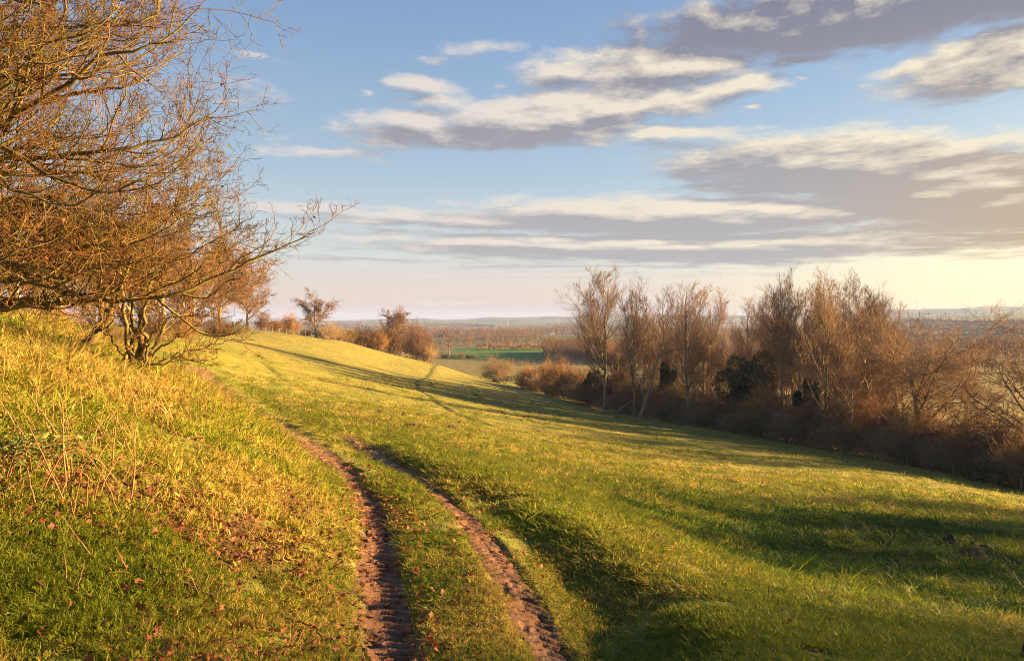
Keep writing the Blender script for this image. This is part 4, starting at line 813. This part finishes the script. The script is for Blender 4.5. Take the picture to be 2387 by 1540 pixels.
# ------------------------------------------------------------------ dry stalks, sticks, brambles, molehills
def stalkmesh(seed,h,r=.0065,side=3,bend=.15):
    g=np.random.default_rng(seed);d=g.normal(size=2)*bend*h*.5
    P,Rr=limb([(0,0,-.05),(d[0]*.2,d[1]*.2,h*.35),(d[0]*.55,d[1]*.55,h*.7),(d[0],d[1],h)],r,r*.45,9,1,.002,g);parts=[(P,Rr,5)]
    if side:
        L=grow(P,Rr,side,.4,.95,40,.32,.6,4,12,.3,.1,.1,rmin=.0025,g=g);parts.append((L[0],L[1],3))
    return treemesh('stalk',parts,M_stalk)
SM=[stalkmesh(i,1.0,.006,(0,3,0,5,2,0)[i%6],(.08,.25,.35,.2)[i%4]) for i in range(10)]
SB=[stalkmesh(40+i,1.0,.055,0,.25) for i in range(4)];[m_.materials.clear() or m_.materials.append(M_stick) for m_ in SB]
g=np.random.default_rng(14)
def stalks(n,box,hr,lab,group,src,name='dry_stalk',tilt=.18,thick=(.8,1.5),cat='stalk'):
    for i in range(n):
        px=box[0]+(box[2]-box[0])*g.random();py=box[1]+(box[3]-box[1])*g.random();x,y,z=at(px,py);h=hr[0]+(hr[1]-hr[0])*g.random()**1.5;q=thick[0]+(thick[1]-thick[0])*g.random()
        o=obj(name,src[int(g.integers(0,len(src)))]);o.location=(x,y,z);o.rotation_euler=(g.normal()*tilt,tilt*.6+g.normal()*tilt,g.random()*6.28);o.scale=(q*h if src is SB else q,q*h if src is SB else q,h);tag(o,lab,cat,group)
stalks(30,(0,1060,330,1215),(.25,.80),'tall dry orange stalk in the dense stand at the left edge above the brambles','dry stalks at the left edge',SM)
stalks(34,(30,960,420,1080),(.25,.70),'dry stalk in the middle of the bank behind the left edge stand','dry stalks on the middle of the bank',SM,tilt=.3)
stalks(40,(330,920,545,985),(.25,.65),'thin dry stalk in the cluster on the crest of the bank by the track','dry stalks on the bank crest',SM,tilt=.22)
stalks(26,(0,840,300,950),(.25,.6),'short dry stalk high on the bank below the wood','dry stalks high on the bank',SM)
stalks(26,(120,1180,640,1420),(.15,.5),'leaning dry stem lying among the grass of the lower bank','dry stems in the lower bank grass',SM,tilt=.7,thick=(.6,1.0))
stalks(34,(1560,1230,2380,1440),(.06,.16),'short dark cut stub standing in the turf of the hollow','cut stubs in the hollow',SB,'plant_stub',.25,(.7,1.2),'stub')
stalks(30,(1150,1150,2300,1440),(.05,.13),'short brown cut stub along the lit brow right of the track','cut stubs along the brow',SB,'plant_stub',.25,(.7,1.2),'stub')
for px,py,h,lab in ((2379,1538,.28,'thick dark stake at the bottom right corner'),(1395,1480,.13,'dark stub by the right rut near the bottom'),(1200,1290,.10,'upright brown stub between the ruts and the brow'),(1400,1440,.12,'dark split stub on the turf right of the track'),(1790,1385,.14,'tallest dark stub on the lit brow')):
    x,y,z=at(px,py);o=obj('plant_stub',SB[0]);o.location=(x,y,z);o.scale=(h,h,h);o.rotation_euler=(.12,.15,0);tag(o,lab,'stub')
def stick(pts,r,lab,lift=.05,mat=M_stick,br=0,name='fallen_stick'):
    Q=[]
    for q in pts:
        x,y,z=at(*q[:2]);Q.append((x,y,z+lift+(q[2] if len(q)>2 else 0)))
    Q=np.array(Q);o0=Q[0].copy();P,Rr=limb(Q-o0,r,r*.45,16,1,.006,g);parts=[(P,Rr,6)]
    if br:
        L=grow(P,Rr,br,.2,.95,50,.25,.6,5,12,.3,.15,.15,rmin=.003,g=g);parts.append((L[0],L[1],3))
    o=obj(name,treemesh('stick',parts,mat));o.location=o0;tag(o,lab,'stick')
stick([(338,1330),(362,1343),(392,1356)],.012,'short dark stick lying in the grass of the lower bank')
stick([(425,1375),(480,1400),(545,1436),(622,1440)],.012,'long kinked brown stick at the bottom of the bank',br=3)
stick([(640,1436),(690,1456),(728,1470),(748,1497)],.011,'dark curved stick lying beside the left rut',br=2)
stick([(683,1211,.02),(720,1209,.06),(757,1208,.04)],.008,'thin level dark stick on the grass above the left rut')
stick([(698,1245),(722,1205,.10),(735,1180,.16),(770,1122,.2)],.007,'thin upright crooked twig crossing the level stick',br=3)
stick([(780,1392),(810,1388),(838,1384)],.010,'short stick at the edge of the left rut')
stick([(786,1332),(812,1326),(842,1316)],.008,'slim stick pointing at the left rut from the bank')
stick([(0,1165),(90,1130,.12),(200,1092,.2),(330,1040,.26)],.007,'long dark cane arching over the brambles',br=2)
stick([(190,1096,.05),(260,1102,.08),(330,1120,.06),(382,1132)],.007,'dark cane trailing right from the brambles',br=2)
stick([(640,1105),(665,1070,.08),(690,1060,.1)],.005,'small dark twig standing on the bank above the track')
stick([(540,960),(580,945,.15),(620,950,.12)],.012,'broken pale branch at the crest of the bank',mat=M_stalk,br=3)
stick([(385,870,.1),(430,868,.25),(470,885,.1),(500,900)],.03,'dark fallen branch arching down to the track from the many-stemmed tree',br=4)
for i,(px,py,w) in enumerate(((25,1092,.34),(75,1108,.30),(12,1128,.28),(125,1088,.26))):
    x,y,z=at(px,py);e=tag(empty('bramble',(x,y,z)),('large bramble clump with pale green leaves at the left edge','bramble clump beside the largest one at the left edge','lowest bramble clump at the left edge','bramble clump under the arching cane','small bramble clump at the right end of the leafy patch','small bramble clump above the arching cane')[i],'bramble')
    K=9;a=g.random(K)*6.28;E=np.c_[np.cos(a)*w,np.sin(a)*w,.10+.22*g.random(K)];tt=np.linspace(0,1,8)[None,:,None];Md=E*.5+np.array([0,0,.22]);P=2*Md[:,None]*tt*(1-tt)+E[:,None]*tt**2;Rr=np.full((K,8),.004)
    obj('stems',treemesh('bramble_stems',[(P,Rr,4)],M_stalk),e);q=P[:,2:].reshape(-1,3);q=np.repeat(q,3,0)+g.normal(size=(len(q)*3,3))*.045;q[:,2]=np.abs(q[:,2])+.02
    V,Fc=leafcards(q,.034,g,-.1,False);obj('leaves',mesh('bramble_leaves',V,[Fc],M_bramble,False),e)
def mound(seed,mat):
    g=np.random.default_rng(seed);n=22;a,b_=np.meshgrid(np.linspace(0,2*math.pi,n,endpoint=False),np.linspace(0,1,9));rr=b_*.5*(1+.25*fbm(np.cos(a)*2+seed,np.sin(a)*2,2,9));Xm=np.cos(a)*rr;Ym=np.sin(a)*rr
    Zm=.24*np.cos(b_*math.pi/2)**1.1-.06+.20*fbm(Xm*9+seed*3,Ym*9,4,8);V=np.c_[Xm.ravel(),Ym.ravel(),Zm.ravel()];I=np.arange(9*n).reshape(9,n);nx=np.roll(I,-1,1);Q=np.stack([I[:-1],nx[:-1],nx[1:],I[1:]],-1).reshape(-1,4)
    return mesh('mound',V,Q,mat)
MH=[mound(i,M_molehill) for i in range(3)];MC=[mound(10+i,M_soil) for i in range(4)]
for i,(px,py,s) in enumerate(((958,994,1.5),(946,990,1.0),(973,965,.9),(886,957,.8),(869,983,1.1),(855,984,.8),(1049,998,1.2),(1071,985,.9),(706,960,1.1),(1015,968,.6),(1100,1000,.8),(1257,1007,.7),(940,965,.6),(900,984,.7))):
    x,y,z=at(px,py);o=obj('molehill',MH[i%3]);o.location=(x,y,z+.03);o.rotation_euler=(0,0,i*1.1);o.scale=(s*.95,s*.95,s*.6);tag(o,'small reddish-brown molehill in the sunlit middle of the field','molehill','molehills in the field')
for px,py,s,lab in ((1520,1252,.9,'flat brown molehill on the near turf right of the brow'),(1640,1238,.6,'small brown molehill above the hollow')):
    x,y,z=at(px,py);o=obj('molehill',MH[0]);o.location=(x,y,z+.02);o.scale=(s*.6,s*.6,s*.4);tag(o,lab,'molehill')
for i in range(46):
    px=1950+437*g.random();py=1228+(px-1950)*.14+55*g.random()*(.4+.6*g.random());x,y,z=at(px,py);s=.12+.34*g.random()**2.2
    o=obj('soil_clod',MC[i%4]);o.location=(x,y,z+.02);o.rotation_euler=(0,0,i*2.2);o.scale=(s*1.5,s*1.2,s*1.1);tag(o,'dark clod of trampled soil in the muddy patch of the hollow','clod','clods of the muddy patch')
x,y,z=at(2213,1268);o=obj('soil_clod',MC[1]);o.location=(x,y,z);o.scale=(.62,.55,1.0);tag(o,'largest dark soil heap standing up in the muddy patch','clod')
mk,t,out=material('air_haze');vp=t.n('ShaderNodeVolumePrincipled');vp.inputs['Color'].default_value=(.34,.50,1,1);vp.inputs['Density'].default_value=HAZE;vp.inputs['Anisotropy'].default_value=0;t.l(vp.outputs[0],out.inputs['Volume'])
S=7600
V=[(-S,-S,-130),(S,-S,-130),(S,S,-130),(-S,S,-130),(-S,-S,72),(S,-S,72),(S,S,72),(-S,S,72)]
hz=obj('haze',mesh('haze',V,np.array([[3,2,1,0],[4,5,6,7],[0,1,5,4],[1,2,6,5],[2,3,7,6],[3,0,4,7]]),mk,False));tag(hz,'pale winter haze over the valley',kind='stuff')
print('details ok')
